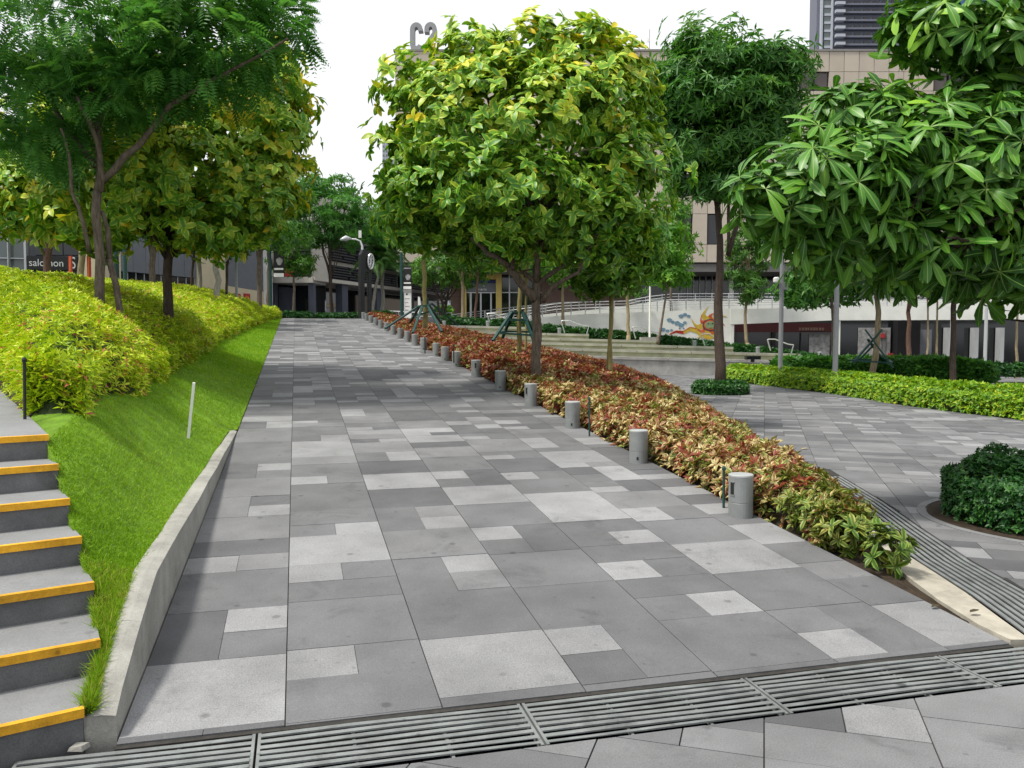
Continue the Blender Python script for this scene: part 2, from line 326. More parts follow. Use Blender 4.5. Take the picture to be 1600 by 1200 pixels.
def rosettes(C, A, nl, Ln, ratio, tone, spread=.75, jl=.3, jt=.12, tipup=.0):
    """nl leaves round each centre C with axis A"""
    n = len(C); A = unit(A)
    u = unit(np.cross(A, rng.normal(size=(n, 3)))); v = np.cross(A, u)
    C = np.repeat(C, nl, 0); A_ = np.repeat(A, nl, 0); u = np.repeat(u, nl, 0); v = np.repeat(v, nl, 0)
    ph = np.tile(np.arange(nl) * 2.399, n) + rng.normal(size=n * nl) * .25
    sp = spread * (0.65 + .6 * rng.random(n * nl))
    rad = u * np.cos(ph)[:, None] + v * np.sin(ph)[:, None]
    D = unit(rad * sp[:, None] + A_ * (1 - sp * .75)[:, None] + np.array([0, 0, tipup]))
    Nn = unit(A_ * 1.0 - rad * .25)
    L_ = Ln * (1 + jl * (rng.random(n * nl) * 2 - 1))
    tn = np.repeat(tone, nl) + rng.normal(size=n * nl) * jt
    return C, D, Nn, L_, L_ * ratio, tn
def crown_points(lobes, n, shell=(.72, 1.04), inner=.25, cull=.72, clump=0, sig=.2):
    if clump:
        p, a = crown_points(lobes, max(n // clump, 8), shell, inner, cull); k = np.repeat(np.arange(len(p)), clump)
        g_ = rng.normal(size=(len(k), 3)) * sig * np.array([1, 1, .55]) * np.repeat(.7 + .7 * rng.random(len(p)), clump)[:, None]
        return p[k] + g_, unit(a[k] + g_ * .8 / sig * .5)
    """points through the outer volume of overlapping ellipsoids; lobes: (cx,cy,cz,rx,ry,rz)"""
    lb = np.array(lobes, float); wgt = (lb[:, 3] * lb[:, 4] + lb[:, 3] * lb[:, 5] + lb[:, 4] * lb[:, 5]); wgt /= wgt.sum()
    out_p, out_a = [], []
    need = n
    while need > 0:
        k = need * 2; i = rng.choice(len(lb), k, p=wgt); d = rand_dir(k)
        r = np.where(rng.random(k) < inner, .35 + .4 * rng.random(k), shell[0] + (shell[1] - shell[0]) * rng.random(k)) + .16 * rng.random(k) * (rng.random(k) < .14)
        p = lb[i, :3] + d * lb[i, 3:] * r[:, None]
        q = np.linalg.norm((p[:, None] - lb[None, :, :3]) / lb[None, :, 3:], axis=2); q[np.arange(k), i] = 9
        ok = q.min(1) > cull
        p, d_ = p[ok][:need], (d / lb[i, 3:])[ok][:need]
        out_p.append(p); out_a.append(unit(d_)); need -= len(p)
    return np.concatenate(out_p), np.concatenate(out_a)
def wood(mb, a, b, r0, r1, bend=.12, n=6, seg=7):
    a, b = Vector(a), Vector(b); L_ = (b - a).length; off = Vector((random.gauss(0, 1), random.gauss(0, 1), abs(random.gauss(0, .6)))) * L_ * bend
    pts = [a.lerp(b, i / seg) + off * math.sin(math.pi * i / seg) + Vector((random.gauss(0, 1), random.gauss(0, 1), random.gauss(0, .4))) * r0 * .22 * (0 < i < seg) for i in range(seg + 1)]
    mb.tube(pts, [r0 + (r1 - r0) * (i / seg) ** .8 for i in range(seg + 1)], n, wob=.1); return pts
def px_lobes(ls, d):
    out = []
    for l in ls:
        x, y, rx, ry = l[:4]; dd = d + (l[4] if len(l) > 4 else 0); c = P(x, y, dd); k = dd / FPX
        dr = (l[5] if len(l) > 5 else rx * .95 * k)
        out.append((*c, rx * k, dr, ry * k))
    return out
def tree(name, label, base, top, r0, lobes, leafm, n, nl, Ln, ratio, barkm, tone=(.35, .2), T=T4, spread=.75, droop=.3, fold=.25, group=None,
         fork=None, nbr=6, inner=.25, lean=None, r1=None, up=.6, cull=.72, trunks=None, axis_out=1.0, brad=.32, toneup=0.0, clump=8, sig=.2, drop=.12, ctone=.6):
    base = Vector(base); t = thing(name, base, label, 'tree', group)
    mb = MB(); top = Vector(top)
    path = wood(mb, base - Vector((0, 0, .15)), top, r0, r1 or r0 * .55, bend=.02, n=10, seg=9)
    mb.lathe((base.x, base.y, base.z - .1), [(r0 * 1.5, 0), (r0 * 1.18, .12), (r0 * .98, .35)], 10)
    tr = mb.build('trunk', barkm, t, smooth=True)
    for (a, b, ra, rb) in (trunks or []):
        m2 = MB(); wood(m2, a, b, ra, rb, .05, 8); m2.build('trunk', barkm, t, smooth=True)
    fk = fork if fork is not None else .62
    lb = sorted(lobes, key=lambda l: -l[3]); tot = 0
    for i in range(nbr):
        l = lb[i % len(lb)]; f0 = fk + (1 - fk) * random.random(); k = min(len(path) - 2, int(f0 * (len(path) - 1)))
        a = path[k]; b = Vector(l[:3]) + Vector((random.gauss(0, .35) * l[3], random.gauss(0, .35) * l[4], random.gauss(.1, .25) * l[5]))
        m3 = MB(); pp = wood(m3, a, b, r0 * brad * 1.4, r0 * .10, .13, 6)
        for q in range(3):
            kk = random.randint(2, len(pp) - 2); e = pp[kk] + Vector((random.gauss(0, .5) * l[3], random.gauss(0, .5) * l[4], random.random() * .5 * l[5]))
            wood(m3, pp[kk], e, r0 * .16, r0 * .05, .1, 5, 4)
        m3.build('branch', barkm, t, smooth=True)
    pts, ax = crown_points(lobes, n, inner=inner, cull=cull, clump=clump, sig=sig)
    A = unit(ax * axis_out + np.array([0, 0, up]) + rng.normal(size=ax.shape) * .35)
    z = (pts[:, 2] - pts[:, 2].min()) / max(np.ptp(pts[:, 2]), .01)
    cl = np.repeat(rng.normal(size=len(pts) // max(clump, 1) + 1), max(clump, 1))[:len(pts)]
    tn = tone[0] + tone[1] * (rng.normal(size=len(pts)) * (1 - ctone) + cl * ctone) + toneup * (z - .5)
    C, D, Nn, L_, W_, t_ = rosettes(pts, A, nl, Ln, ratio, tn, spread)
    kp = rng.random(len(C)) > drop; D = D + np.array([0, 0, -.18]) * rng.random((len(D), 1))
    leaf_obj('crown', C[kp], D[kp], Nn[kp], L_[kp], W_[kp], t_[kp], leafm, t, T, droop, fold)
    return t

# ================================================================== GROUND, RAMP, PLAZA
def interp(tab):
    xs = [a for a, _ in tab]; ys = [b for _, b in tab]
    return lambda y: np.interp(y, xs, ys)
EB = interp([(3.3, 3.52), (3.8, 3.58), (4.3, 3.72), (4.75, 3.88), (5.3, 4.18), (5.8, 4.45), (7.5, 5.0), (11, 6.3), (18, 8.8), (28, 11.8), (36, 14.0), (43, 15.6)])
XR = 3.5; XL = -.69
g = MB().add([(-900, -300, -.32), (900, -300, -.32), (900, 1500, -.32), (-900, 1500, -.32)], [(0, 1, 2, 3)]).build('ground', M['ground']); struct(g)

# --- paver pieces: one shared slab mesh for each tone, scaled to each piece
slab = []
for i in range(4):
    b = MB().box((0, 0, -.5), (1, 1, 1)); me = bpy.data.meshes.new('paver_slab_%d' % i); me.from_pydata(b.v, [], b.f); me.materials.append(M['pave%d' % i]); slab.append(me)
class Tiles:
    """collects tiles; the largest in view become single objects, the rest one joined part"""
    def __init__(s): s.t = []
    def add(s, poly, tone, rect=None): s.t.append((poly, tone, rect))
    def finish(s, parent, frame, limit=300, thick=.03):
        def size(pl):
            q = []
            for p in pl:
                p3 = frame(p[0], p[1], 0); d = depth_of(p3)
                if d < .5: return 0
                v = p3 - CAM; q.append((800 + FPX * (v @ rgt) / d, 600 - FPX * (v @ upv) / d))
            if max(a for a, _ in q) < 0 or min(a for a, _ in q) > 1600 or min(b for _, b in q) > 1200: return 0
            return abs(sum(q[i][0] * q[i - 1][1] - q[i - 1][0] * q[i][1] for i in range(len(q)))) / 2
        lst = sorted(s.t, key=lambda k: -size(k[0])); rest = [MB() for _ in range(4)]
        for i, (pl, tone, rect) in enumerate(lst):
            lift = (random.random() - .5) * .0025
            if i < limit and size(pl) > 60:
                if rect:
                    (cx, cy), (w_, l_), M3 = rect
                    o = link('paver', slab[tone], parent); p = frame(cx, cy, lift)
                    Rm = M3.to_4x4(); o.matrix_local = Matrix.Translation(Vector(p)) @ Rm @ Matrix.Diagonal((w_, l_, thick, 1))
                else:
                    MB().hexa([frame(*q, -thick) for q in pl], [frame(*q, lift) for q in pl]).build('paver', M['pave%d' % tone], parent)
            else: rest[tone].hexa([frame(*q, -thick) for q in pl], [frame(*q, lift) for q in pl])
        me = bpy.data.meshes.new('paver_field'); v, f, mi = [], [], []
        for k in range(4):
            b = len(v); v += rest[k].v; f += [tuple(b + i for i in q) for q in rest[k].f]; mi += [k] * len(rest[k].f)
        me.from_pydata(v, [], f)
        for k in range(4): me.materials.append(M['pave%d' % k])
        me.polygons.foreach_set('material_index', mi); me.update()
        link('paver_field', me, parent, 'stuff')
def column_tiles(y0, y1, seq, rnd, light=.24):
    """-> list of (ya, yb, fa, fb, tone) in a column, fa..fb the fraction of its width"""
    out = list(seq); y = seq[-1][1] if seq else y0
    T_ = lambda: rnd.choices([0, 1, 2, 3], [.22, .38, .24, .16])[0]
    while y < y1:
        r = rnd.random()
        if r < .58:
            L_ = rnd.choice([.2, .3, .3, .42, .6]); out.append((y, y + L_, 0, 1, T_()))
        elif r < .80:
            L_ = rnd.choice([.2, .3]); a = rnd.choice([0, 1]); out += [(y, y + L_, 0, .5, 3 if a else rnd.choice([0, 1])), (y, y + L_, .5, 1, rnd.choice([0, 1, 2]) if a else 3)]
        else:
            L_ = rnd.choice([.4, .6]); a = rnd.choice([0, 1]); big = (0, .5) if a else (.5, 1); sm = (.5, 1) if a else (0, .5); k = rnd.choice([3, 1])
            out += [(y, y + L_, *big, rnd.choice([0, 1, 1])), (y, y + L_ / 2, *sm, k), (y + L_ / 2, y + L_, *sm, 4 - k if k == 3 else 3)]
        y += L_
    return out
# tiles read off the photograph, near to far, for each column of the ramp: (px boundary list on one seam) -> y
def ry(x, y):
    d_ = ray(x, y); t = (-SLOPE * Y0 - EYE) / (d_[2] - SLOPE * d_[1]); return float((CAM + t * d_)[1])
def seq(seam, rows):
    """rows: (py_near, py_far, spec); spec int = full tone, or list of (fa,fb,qa,qb,tone)"""
    out = []
    for a, b, spec in rows:
        ya, yb = ry(*seam(a)), ry(*seam(b))
        if isinstance(spec, int): out.append((ya, yb, 0, 1, spec))
        else:
            for fa, fb, qa, qb, tn in spec: out.append((ya + (yb - ya) * qa, ya + (yb - ya) * qb, fa, fb, tn))
    return out
edges = [-.69, -.065, .575, 1.215, 1.855, 2.495, 3.135, 3.5]
def seam_x(xw):
    s_ = (xw - (-.065)) / .64 * .3665 - .031
    return lambda y: (VPX + s_ * (y - VPY), y)
LH = lambda a, b: [(0, .5, 0, 1, a), (.5, 1, 0, 1, b)]
near = [
    seq(seam_x(-.065), [(1126, 1021, 3), (1021, 946, [(0, .5, 0, 1, 0), (.5, 1, 0, .5, 1), (.5, 1, .5, 1, 3)]), (946, 887, 1), (887, 863, LH(3, 2)), (863, 840, 0), (840, 804, 2),
                        (804, 773, [(0, .5, 0, 1, 2), (.5, 1, 0, .5, 3), (.5, 1, .5, 1, 0)]), (773, 745, 2), (745, 723, [(0, .5, 0, 1, 1), (.5, 1, 0, .5, 1), (.5, 1, .5, 1, 3)]), (723, 689, 1), (689, 668, 2)]),
    seq(seam_x(-.065), [(1132, 1064, 1), (1064, 1017, LH(3, 1)), (1017, 942, 1), (942, 912, 1), (912, 885, LH(3, 1)), (885, 840, 3), (840, 822, LH(1, 3)), (822, 800, 1), (800, 758, 1), (758, 746, LH(3, 1)),
                        (746, 727, 1), (727, 715, 2), (715, 690, 3), (690, 681, LH(1, 3)), (681, 668, 1)]),
    seq(seam_x(.575), [(1092, 1001, 3), (1001, 930, 1), (930, 875, [(0, .5, 0, 1, 1), (.5, 1, 0, .5, 2), (.5, 1, .5, 1, 3)]), (875, 831, 2), (831, 795, [(0, .5, 0, 1, 1), (.5, 1, 0, .5, 3), (.5, 1, .5, 1, 2)]),
                       (795, 766, 0), (766, 742, 3), (742, 722, 0), (722, 708, LH(1, 3)), (708, 692, 2)]),
    seq(seam_x(1.215), [(1071, 985, [(0, .5, 0, .5, 0), (0, .5, .5, 1, 3), (.5, 1, 0, 1, 1)]), (985, 919, 1), (919, 867, 1), (867, 825, [(0, .5, 0, .5, 1), (0, .5, .5, 1, 3), (.5, 1, 0, 1, 0)]), (825, 790, 1), (790, 762, 3),
                        (762, 737, [(0, .5, 0, .5, 1), (0, .5, .5, 1, 3), (.5, 1, 0, 1, 0)]), (737, 715, 1), (715, 700, 2)]),
    seq(seam_x(1.855), [(1050, 970, 1), (970, 935, LH(1, 3)), (935, 907, 0), (907, 880, LH(3, 0)), (880, 855, 1), (855, 835, LH(1, 3)), (835, 817, 0), (817, 772, 3), (772, 750, 1)]),
    seq(seam_x(2.495), [(1029, 954, [(0, .5, 0, .5, 3), (0, .5, .5, 1, 1), (.5, 1, 0, 1, 1)]), (954, 897, 1), (897, 851, 3), (851, 815, 1), (815, 795, LH(3, 1)), (795, 770, 2)]),
    seq(seam_x(3.135), [(1012, 945, 3), (945, 905, 1), (905, 880, 2), (880, 850, 1), (850, 820, 3)]),
]
path = MB().hexa([(XL, Y0 - .02, -.3), (XR, Y0 - .02, -.3), (XR, YTOP, -.3), (XL, YTOP, -.3)],
                 [(XL, Y0 - .02, -.0073), (XR, Y0 - .02, -.0073), (XR, YTOP, ZTOP - .006), (XL, YTOP, ZTOP - .006)]).build('path', M['joint']); struct(path)
tilt = Matrix.Rotation(math.atan(SLOPE), 3, 'X')
ca = math.cos(math.atan(SLOPE))
rf = lambda x, y, z: np.array([x, y, SLOPE * (y - Y0) + z])
tl = Tiles(); rnd = random.Random(5)
for k in range(7):
    sq = near[k]; st = sq[0][0]
    for i in range(2 if k == 0 else 1):      # the border strip at the foot
        fa, fb = ((0, .5), (.5, 1))[i] if k == 0 else (0, 1)
        sq = [(Y0 + .002, max(st, Y0 + .05), fa, fb, 1 if k % 2 else 0)] + sq
    for ya, yb, fa, fb, tone in column_tiles(Y0, YTOP - .3, sq, rnd):
        xa = edges[k] + (edges[k + 1] - edges[k]) * fa + (.0028 if fa == 0 else .0013); xb = edges[k] + (edges[k + 1] - edges[k]) * fb - (.0028 if fb == 1 else .0013)
        if k == 6 and fa == 0 and fb == .5: continue
        if k == 6 and fa == .5: xa = edges[k] + .004
        a, b = ya + .0018, min(yb, YTOP) - .0018
        if b - a < .03: continue
        tl.add([(xa, a), (xb, a), (xb, b), (xa, b)], tone, (((xa + xb) / 2, (a + b) / 2), (xb - xa, (b - a) / ca), tilt))
tl.finish(path, rf)

# --- drains
GL = [(3.64, 3.345), (3.77, 3.65), (3.95, 4.1), (4.2, 4.85), (4.58, 5.75), (5.05, 6.8), (5.6, 8.2)]     # left edge of the side drain
def offset_line(pl, d_):
    out = []
    for i, p in enumerate(pl):
        a = Vector(pl[max(i - 1, 0)]); b = Vector(pl[min(i + 1, len(pl) - 1)]); t_ = (b - a).normalized(); out.append((p[0] + t_.y * d_, p[1] - t_.x * d_))
    return out
GRr = offset_line(GL, .37)
tm = MB()
tm.add([(-1.5, 2.93, -.14), (5.5, 2.93, -.14), (5.5, 3.36, -.14), (-1.5, 3.36, -.14)], [(0, 1, 2, 3)])
for i in range(len(GL) - 1):
    a, b, c, d_ = GL[i], GRr[i], GRr[i + 1], GL[i + 1]; tm.add([(a[0] - .05, a[1], -.141), (b[0] + .05, b[1], -.141), (c[0] + .05, c[1], -.141), (d_[0] - .05, d_[1], -.141)], [(0, 1, 2, 3)])
struct(tm.build('drain_trench', M['trench']))
def grate_straight(x0, x1, y0, y1, label, tilt_=0.0):
    t = thing('drain_grate', ((x0 + x1) / 2, (y0 + y1) / 2, 0), label, 'drain grate', 'steel grates over the drains')
    n = 8; p = (y1 - y0) / n
    for k in range(n):
        yc = y0 + p * (k + .5); m = MB(); w_ = p * (.54 if k else .38)
        pts = [x0 + .012 + (x1 - x0 - .024) * i / 6 for i in range(7)]
        top, bot = [], []
        for i in range(6):
            z0, z1 = (.0025 * math.sin(pts[i] * 5 + k) + tilt_ * (pts[i] - x0), .0025 * math.sin(pts[i + 1] * 5 + k) + tilt_ * (pts[i + 1] - x0))
            s0, s1 = .003 * math.sin(pts[i] * 3.1), .003 * math.sin(pts[i + 1] * 3.1)
            m.hexa([(pts[i], yc - w_ / 2 + s0, -.005), (pts[i + 1], yc - w_ / 2 + s1, -.005), (pts[i + 1], yc + w_ / 2 + s1, -.005), (pts[i], yc + w_ / 2 + s0, -.005)],
                   [(pts[i], yc - w_ / 2 + s0, z0), (pts[i + 1], yc - w_ / 2 + s1, z1), (pts[i + 1], yc + w_ / 2 + s1, z1), (pts[i], yc + w_ / 2 + s0, z0)])
        m.build('slat', M['grate'], t)
    m = MB()
    for xx in (x0 + .006, x1 - .006): MB().box((xx, (y0 + y1) / 2, -.018), (.012, y1 - y0, .032)).build('end_bar', M['grate'], t)
    for f_ in (.34, .67):
        MB().box((x0 + (x1 - x0) * f_, (y0 + y1) / 2, -.016), (.012, y1 - y0 - .004, .012)).build('cross_bar', M['grate'], t)
for x0, x1, lb in ((-1.02, -.176, 'pale steel drain grate at the foot of the concrete edge wall'), (-.166, .90, 'steel drain grate in front of the left half of the ramp'),
                   (.91, 1.96, 'steel drain grate in front of the middle of the ramp'), (1.97, 3.02, 'steel drain grate in front of the right half of the ramp'),
                   (3.03, 4.25, 'shaded steel drain grate at the right end of the cross drain')):
    grate_straight(x0, x1, 2.965, 3.335, lb)
def grate_curved(i0, i1, label):
    L_, R_ = GL[i0:i1 + 1], GRr[i0:i1 + 1]; c = ((L_[0][0] + R_[-1][0]) / 2, (L_[0][1] + R_[-1][1]) / 2, 0)
    t = thing('drain_grate', c, label, 'drain grate', 'steel grates over the drains'); n = 8
    for k in range(n):
        fa, fb = (k + .22) / n, (k + .78) / n; m = MB()
        for i in range(len(L_) - 1):
            q = []
            for j in (i, i + 1):
                q += [(L_[j][0] + (R_[j][0] - L_[j][0]) * f_, L_[j][1] + (R_[j][1] - L_[j][1]) * f_) for f_ in (fa, fb)]
            pl = [q[0], q[1], q[3], q[2]]; m.hexa([(x, y, -.009) for x, y in pl], [(x, y, 0) for x, y in pl])
        m.build('slat', M['grate'], t)
    for j in (0, -1): MB().bar((*L_[j], -.02), (*R_[j], -.02), .014, .03).build('end_bar', M['grate'], t)
grate_curved(0, 2, 'short curved steel drain grate beside the cream kerb tip')
grate_curved(2, 4, 'curved steel drain grate between the cream kerb and the round planter')
grate_curved(4, 6, 'steel drain grate running behind the red hedge')
# cream kerb between ramp and side drain
KL = [(3.505, 3.375), (3.52, 3.6), (3.62, 4.0), (3.78, 4.45), (3.98, 4.95), (4.28, 5.6), (4.75, 6.75), (5.3, 8.15)]
KR = [(3.63, 3.375), (3.75, 3.68), (3.93, 4.12), (4.06, 4.5), (4.21, 4.95), (4.48, 5.6), (4.97, 6.75), (5.53, 8.15)]
kb = MB()
for i in range(len(KL) - 1):
    a, b, c, d_ = KL[i], KR[i], KR[i + 1], KL[i + 1]
    kb.hexa([(*a, -.3), (*b, -.3), (*c, -.3), (*d_, -.3)], [(*a, .02 + .004 * i), (*b, .008), (*c, .008), (*d_, .024 + .004 * i)])
tag(kb.build('kerb', M['cream_kerb']), 'cream concrete kerb between the ramp corner and the curved side drain', 'kerb')

# --- lower plaza
PO = np.array([7.02, 11.41]); e1 = np.array([.8526, -.5225]); e2 = np.array([.5225, .8526])
def clip(poly, n_, c):
    out = []
    for i in range(len(poly)):
        a, b = poly[i], poly[(i + 1) % len(poly)]; da, db = n_ @ a - c, n_ @ b - c
        if da >= 0: out.append(a)
        if (da >= 0) != (db >= 0): out.append(a + (b - a) * (da / (da - db)))
    return out
plz = MB()
plz.add([(-6, -4, -.007), (14, -4, -.007), (14, 2.95, -.007), (-6, 2.95, -.007)], [(0, 1, 2, 3)])
pr = offset_line(GRr, .012)
plz.add([(*p, -.007) for p in pr] + [(float(EB(y_)) - .15, y_, -.007) for y_ in (9.0, 11, 14, 18, 23, 28, 33, 38, 42)] + [(19, 45, -.007), (60, 45, -.007), (60, -4, -.007), (14.01, -4, -.007), (14.01, 2.95, -.007), (4.27, 2.95, -.007), (4.27, 3.345, -.007)],
        [tuple(range(len(pr) + 16))[::-1]])
plaza = struct(plz.build('plaza', M['joint']))
tl = Tiles(); rnd = random.Random(9); Rz = Matrix.Rotation(math.atan2(e1[1], e1[0]), 3, 'Z')
hp = []
for i in range(len(pr) - 1):
    a, b = np.array(pr[i]), np.array(pr[i + 1]); t_ = (b - a) / np.linalg.norm(b - a); n_ = np.array([t_[1], -t_[0]]); hp.append((n_, n_ @ a))
def inview(p):
    v = np.array([p[0], p[1], 0]) - CAM; d_ = v @ fwd
    if d_ < 1: return False
    x, y = 800 + FPX * (v @ rgt) / d_, 600 - FPX * (v @ upv) / d_
    return -250 < x < 2000 and y < 1500
for ci in range(-26, 40):
    for ya, yb, fa, fb, tone in column_tiles(-16, 32, [], rnd):
        if ya < -15.9 + rnd.random() * .5: pass
        u0, u1 = ci * .62 + .62 * fa + .003, ci * .62 + .62 * fb - .003
        q = [PO + e1 * u + e2 * v for u, v in ((u0, ya + .002), (u1, ya + .002), (u1, yb - .002), (u0, yb - .002))]
        c = sum(q) / 4
        if not inview(c) or np.hypot(*c) > 48: continue
        if c[1] > 24 and (c[0] > 34): continue
        tone = min(tone, 2) if rnd.random() < .4 else tone
        full = (((u0 + u1) / 2, (ya + yb) / 2), (u1 - u0, yb - ya - .004), Rz)
        if max(p[1] for p in q) < 2.95: tl.add(q, tone, (tuple(c), full[1], Rz)); continue
        if min(p[1] for p in q) < 2.95:
            pl = clip(q, np.array([0, -1.0]), -2.95)
            if len(pl) > 2: tl.add(pl, tone)
        if c[0] < 3.3: continue
        pl = q; cut = False
        ylo, yhi = min(p[1] for p in q), max(p[1] for p in q)
        for n_, cc in [hp[i_] for i_ in range(len(hp)) if yhi > pr[i_][1] and ylo < pr[i_ + 1][1]] + ([(np.array([1.0, 0]), 4.27)] if c[1] < 3.6 else []) + ([(np.array([0, 1.0]), 2.96)] if c[1] < 4 else []):
            if min(n_ @ p for p in pl) < cc: pl = clip(pl, n_, cc); cut = True
            if len(pl) < 3: break
        if len(pl) < 3 or c[0] < EB(c[1]) - .1: continue
        tl.add(pl, tone, None if cut else (tuple(c), full[1], Rz))
tl.finish(plaza, lambda x, y, z: np.array([x, y, z]))

# --- concrete edge wall beside the lawn
KT = interp([(3.42, .115), (3.6, .17), (4.0, .29), (4.44, .385), (6.3, .41), (8.5, .44), (10.3, .468)])
ew = MB(); ys = [3.42, 3.55, 3.7, 3.85, 4.0, 4.2, 4.44, 4.8, 5.2, 5.7, 6.3, 7, 7.7, 8.5, 9.2, 9.8, 10.3]
rows = []
for i, y in enumerate(ys):
    wd = .115 if y < 6.3 else .115 - .03 * (y - 6.3) / 4; j = lambda s: random.uniform(-s, s)
    zt = float(KT(y)) + j(.006); lw = .02 if i == 0 else 0
    rows.append([(XL - wd - .0, y - .0, -.2), (XL - wd + j(.007), y + j(.01), zt - lw), (XL - wd * .5, y, zt + .004 - lw), (XL - .006 + j(.003), y + j(.005), zt - .006 - lw), (XL - .002, y, -.2)])
v_ = [p for r in rows for p in r]; f_ = [(i * 5 + k, i * 5 + k + 1, (i + 1) * 5 + k + 1, (i + 1) * 5 + k) for i in range(len(ys) - 1) for k in range(4)]
f_ += [(4, 3, 2, 1, 0), tuple((len(ys) - 1) * 5 + k for k in range(5))]
ew.add(v_, f_); tag(ew.build('edge_wall', M['conc']), 'low weathered concrete wall edging the lawn beside the ramp', 'low wall')
ch = MB().hexa([(-.855, 3.36, 0), (-.80, 3.345, 0), (-.78, 3.385, 0), (-.835, 3.40, 0)], [(-.85, 3.363, .012), (-.805, 3.35, .02), (-.785, 3.383, .017), (-.83, 3.395, .018)]).build('concrete_chip', M['conc'])
tag(ch, 'small broken concrete chip at the foot of the edge wall', 'rubble')

# --- stairs
sd = np.array([.942, .336]); sa = np.array([-.336, .942])        # along a nosing, and up the flight
st = thing('stairs', (-1.3, 4.2, 0), 'grey granite stairs with yellow nosings at the lower left', 'stairs')
sright = [(-.81, 3.41), (-.825, 3.77), (-.93, 4.165), (-1.06, 4.52), (-1.185, 4.83), (-1.32, 5.17), (-1.44, 5.45)]
for i in range(7):
    p = np.array(sright[i]); z0, z1 = .14 * i, .14 * (i + 1); nx = np.array(sright[i + 1]) if i < 6 else p + sa * 9 + sd * .0
    q = [p, nx + sd * .0, nx - sd * 4.2, p - sd * 4.2]; q = [q[0], q[3], q[2], q[1]]
    if i < 6: q[3] = q[3] + sa * .05; q[2] = q[2] + sa * .05
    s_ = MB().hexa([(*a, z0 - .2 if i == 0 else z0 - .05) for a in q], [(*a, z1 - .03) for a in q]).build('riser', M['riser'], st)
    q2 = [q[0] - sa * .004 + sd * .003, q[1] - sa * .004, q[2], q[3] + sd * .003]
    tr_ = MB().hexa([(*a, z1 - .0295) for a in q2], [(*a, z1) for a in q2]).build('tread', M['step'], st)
    n0 = p - sa * .012 + sd * .004; n1 = n0 - sd * 4.2; n2 = n1 + sa * .05; n3 = n0 + sa * .05
    MB().hexa([(*a, z1 - .032) for a in (n0, n1, n1 + sa * .007, n0 + sa * .007)], [(*a, z1 + .003) for a in (n0, n1, n1 + sa * .03, n0 + sa * .03)]).build('nosing', M['yellow'], tr_)

# --- lawn and mound
XH = interp([(3.4, -.80), (3.75, -.83), (4.17, -.94), (4.53, -1.07), (4.82, -1.19), (5.2, -1.33), (5.45, -1.45), (6.9, -1.60), (8.7, -1.60), (10.7, -1.66), (13, -1.88), (15, -1.84), (18, -1.75), (21, -1.93), (31, -1.65), (38, -1.2), (43, -.74)])
ZH = interp([(3.4, .09), (3.76, .2), (4.17, .34), (4.53, .48), (4.82, .62), (5.19, .78), (5.44, .93), (6.9, 1.02), (8.7, 1.03), (10.7, 1.05), (13, 1.06), (15, 1.13), (18, 1.34), (21, 1.46), (31, 1.93), (43, 2.62)])
def lawn_right(y):
    return (XL - .108, float(KT(y)) - .012) if y < 10.3 else (XL - .003, rz(y) + .012)
def gmound(u): return 1.15 * (1 - np.exp(-np.maximum(u, 0) / 1.5))
def pline(y): return -1.45 - np.maximum(y - 5.44, 0) * .36
def mound_z(x, y):
    k = np.where(y < 24, np.clip((x - pline(y) - .02) / .45, 0, 1) ** .7, 1.0); return ZH(y) - .05 + gmound(XH(y) - x) * k
ys = np.concatenate([np.arange(3.42, 12, .12), np.arange(12, 43.3, .4)]); ns = 18
def lawn_z(y, s):
    xr, zr = lawn_right(y); zl = float(ZH(y)); k = s * s * (3 - 2 * s) * .55 + s * .45
    return xr + (float(XH(y)) - xr) * s, zr + (zl - zr) * k + .02 * math.sin(y * 2.1 + s * 4) * s * (1 - s) * 2
v_ = []; us = [0.12, .3, .6, 1, 1.6, 2.4, 3.4, 5, 7.5, 11]
for y in ys:
    for i in range(ns + 1): x, z = lawn_z(y, i / ns); v_.append((x, y, z))
    pe = -1.45 - max(y - 5.44, 0) * .36 + .0
    for u in us:
        x = float(XH(y)) - u
        if y < 24: x = max(x, pe + .02)
        if y < 5.5: x = float(XH(y)) - .001 * u
        v_.append((x, y, (float(mound_z(x, y)) if u < 11 else .85) if y > 5.5 else float(ZH(y)) - .02 - .03 * u))
nc = ns + 1 + len(us)
f_ = [(j * nc + i, (j + 1) * nc + i, (j + 1) * nc + i + 1, j * nc + i + 1) for j in range(len(ys) - 1) for i in range(nc - 1)]
me = bpy.data.meshes.new('lawn'); me.from_pydata(v_, [], f_); me.materials.append(M['lawn']); me.materials.append(M['soil'])
me.polygons.foreach_set('material_index', [0 if i < ns or ys[j] < 6.75 or (i < ns + 2 and ys[j] < 9) else 1 for j in range(len(ys) - 1) for i in range(nc - 1)]); me.shade_smooth(); me.update()
lawn = struct(link('lawn', me))
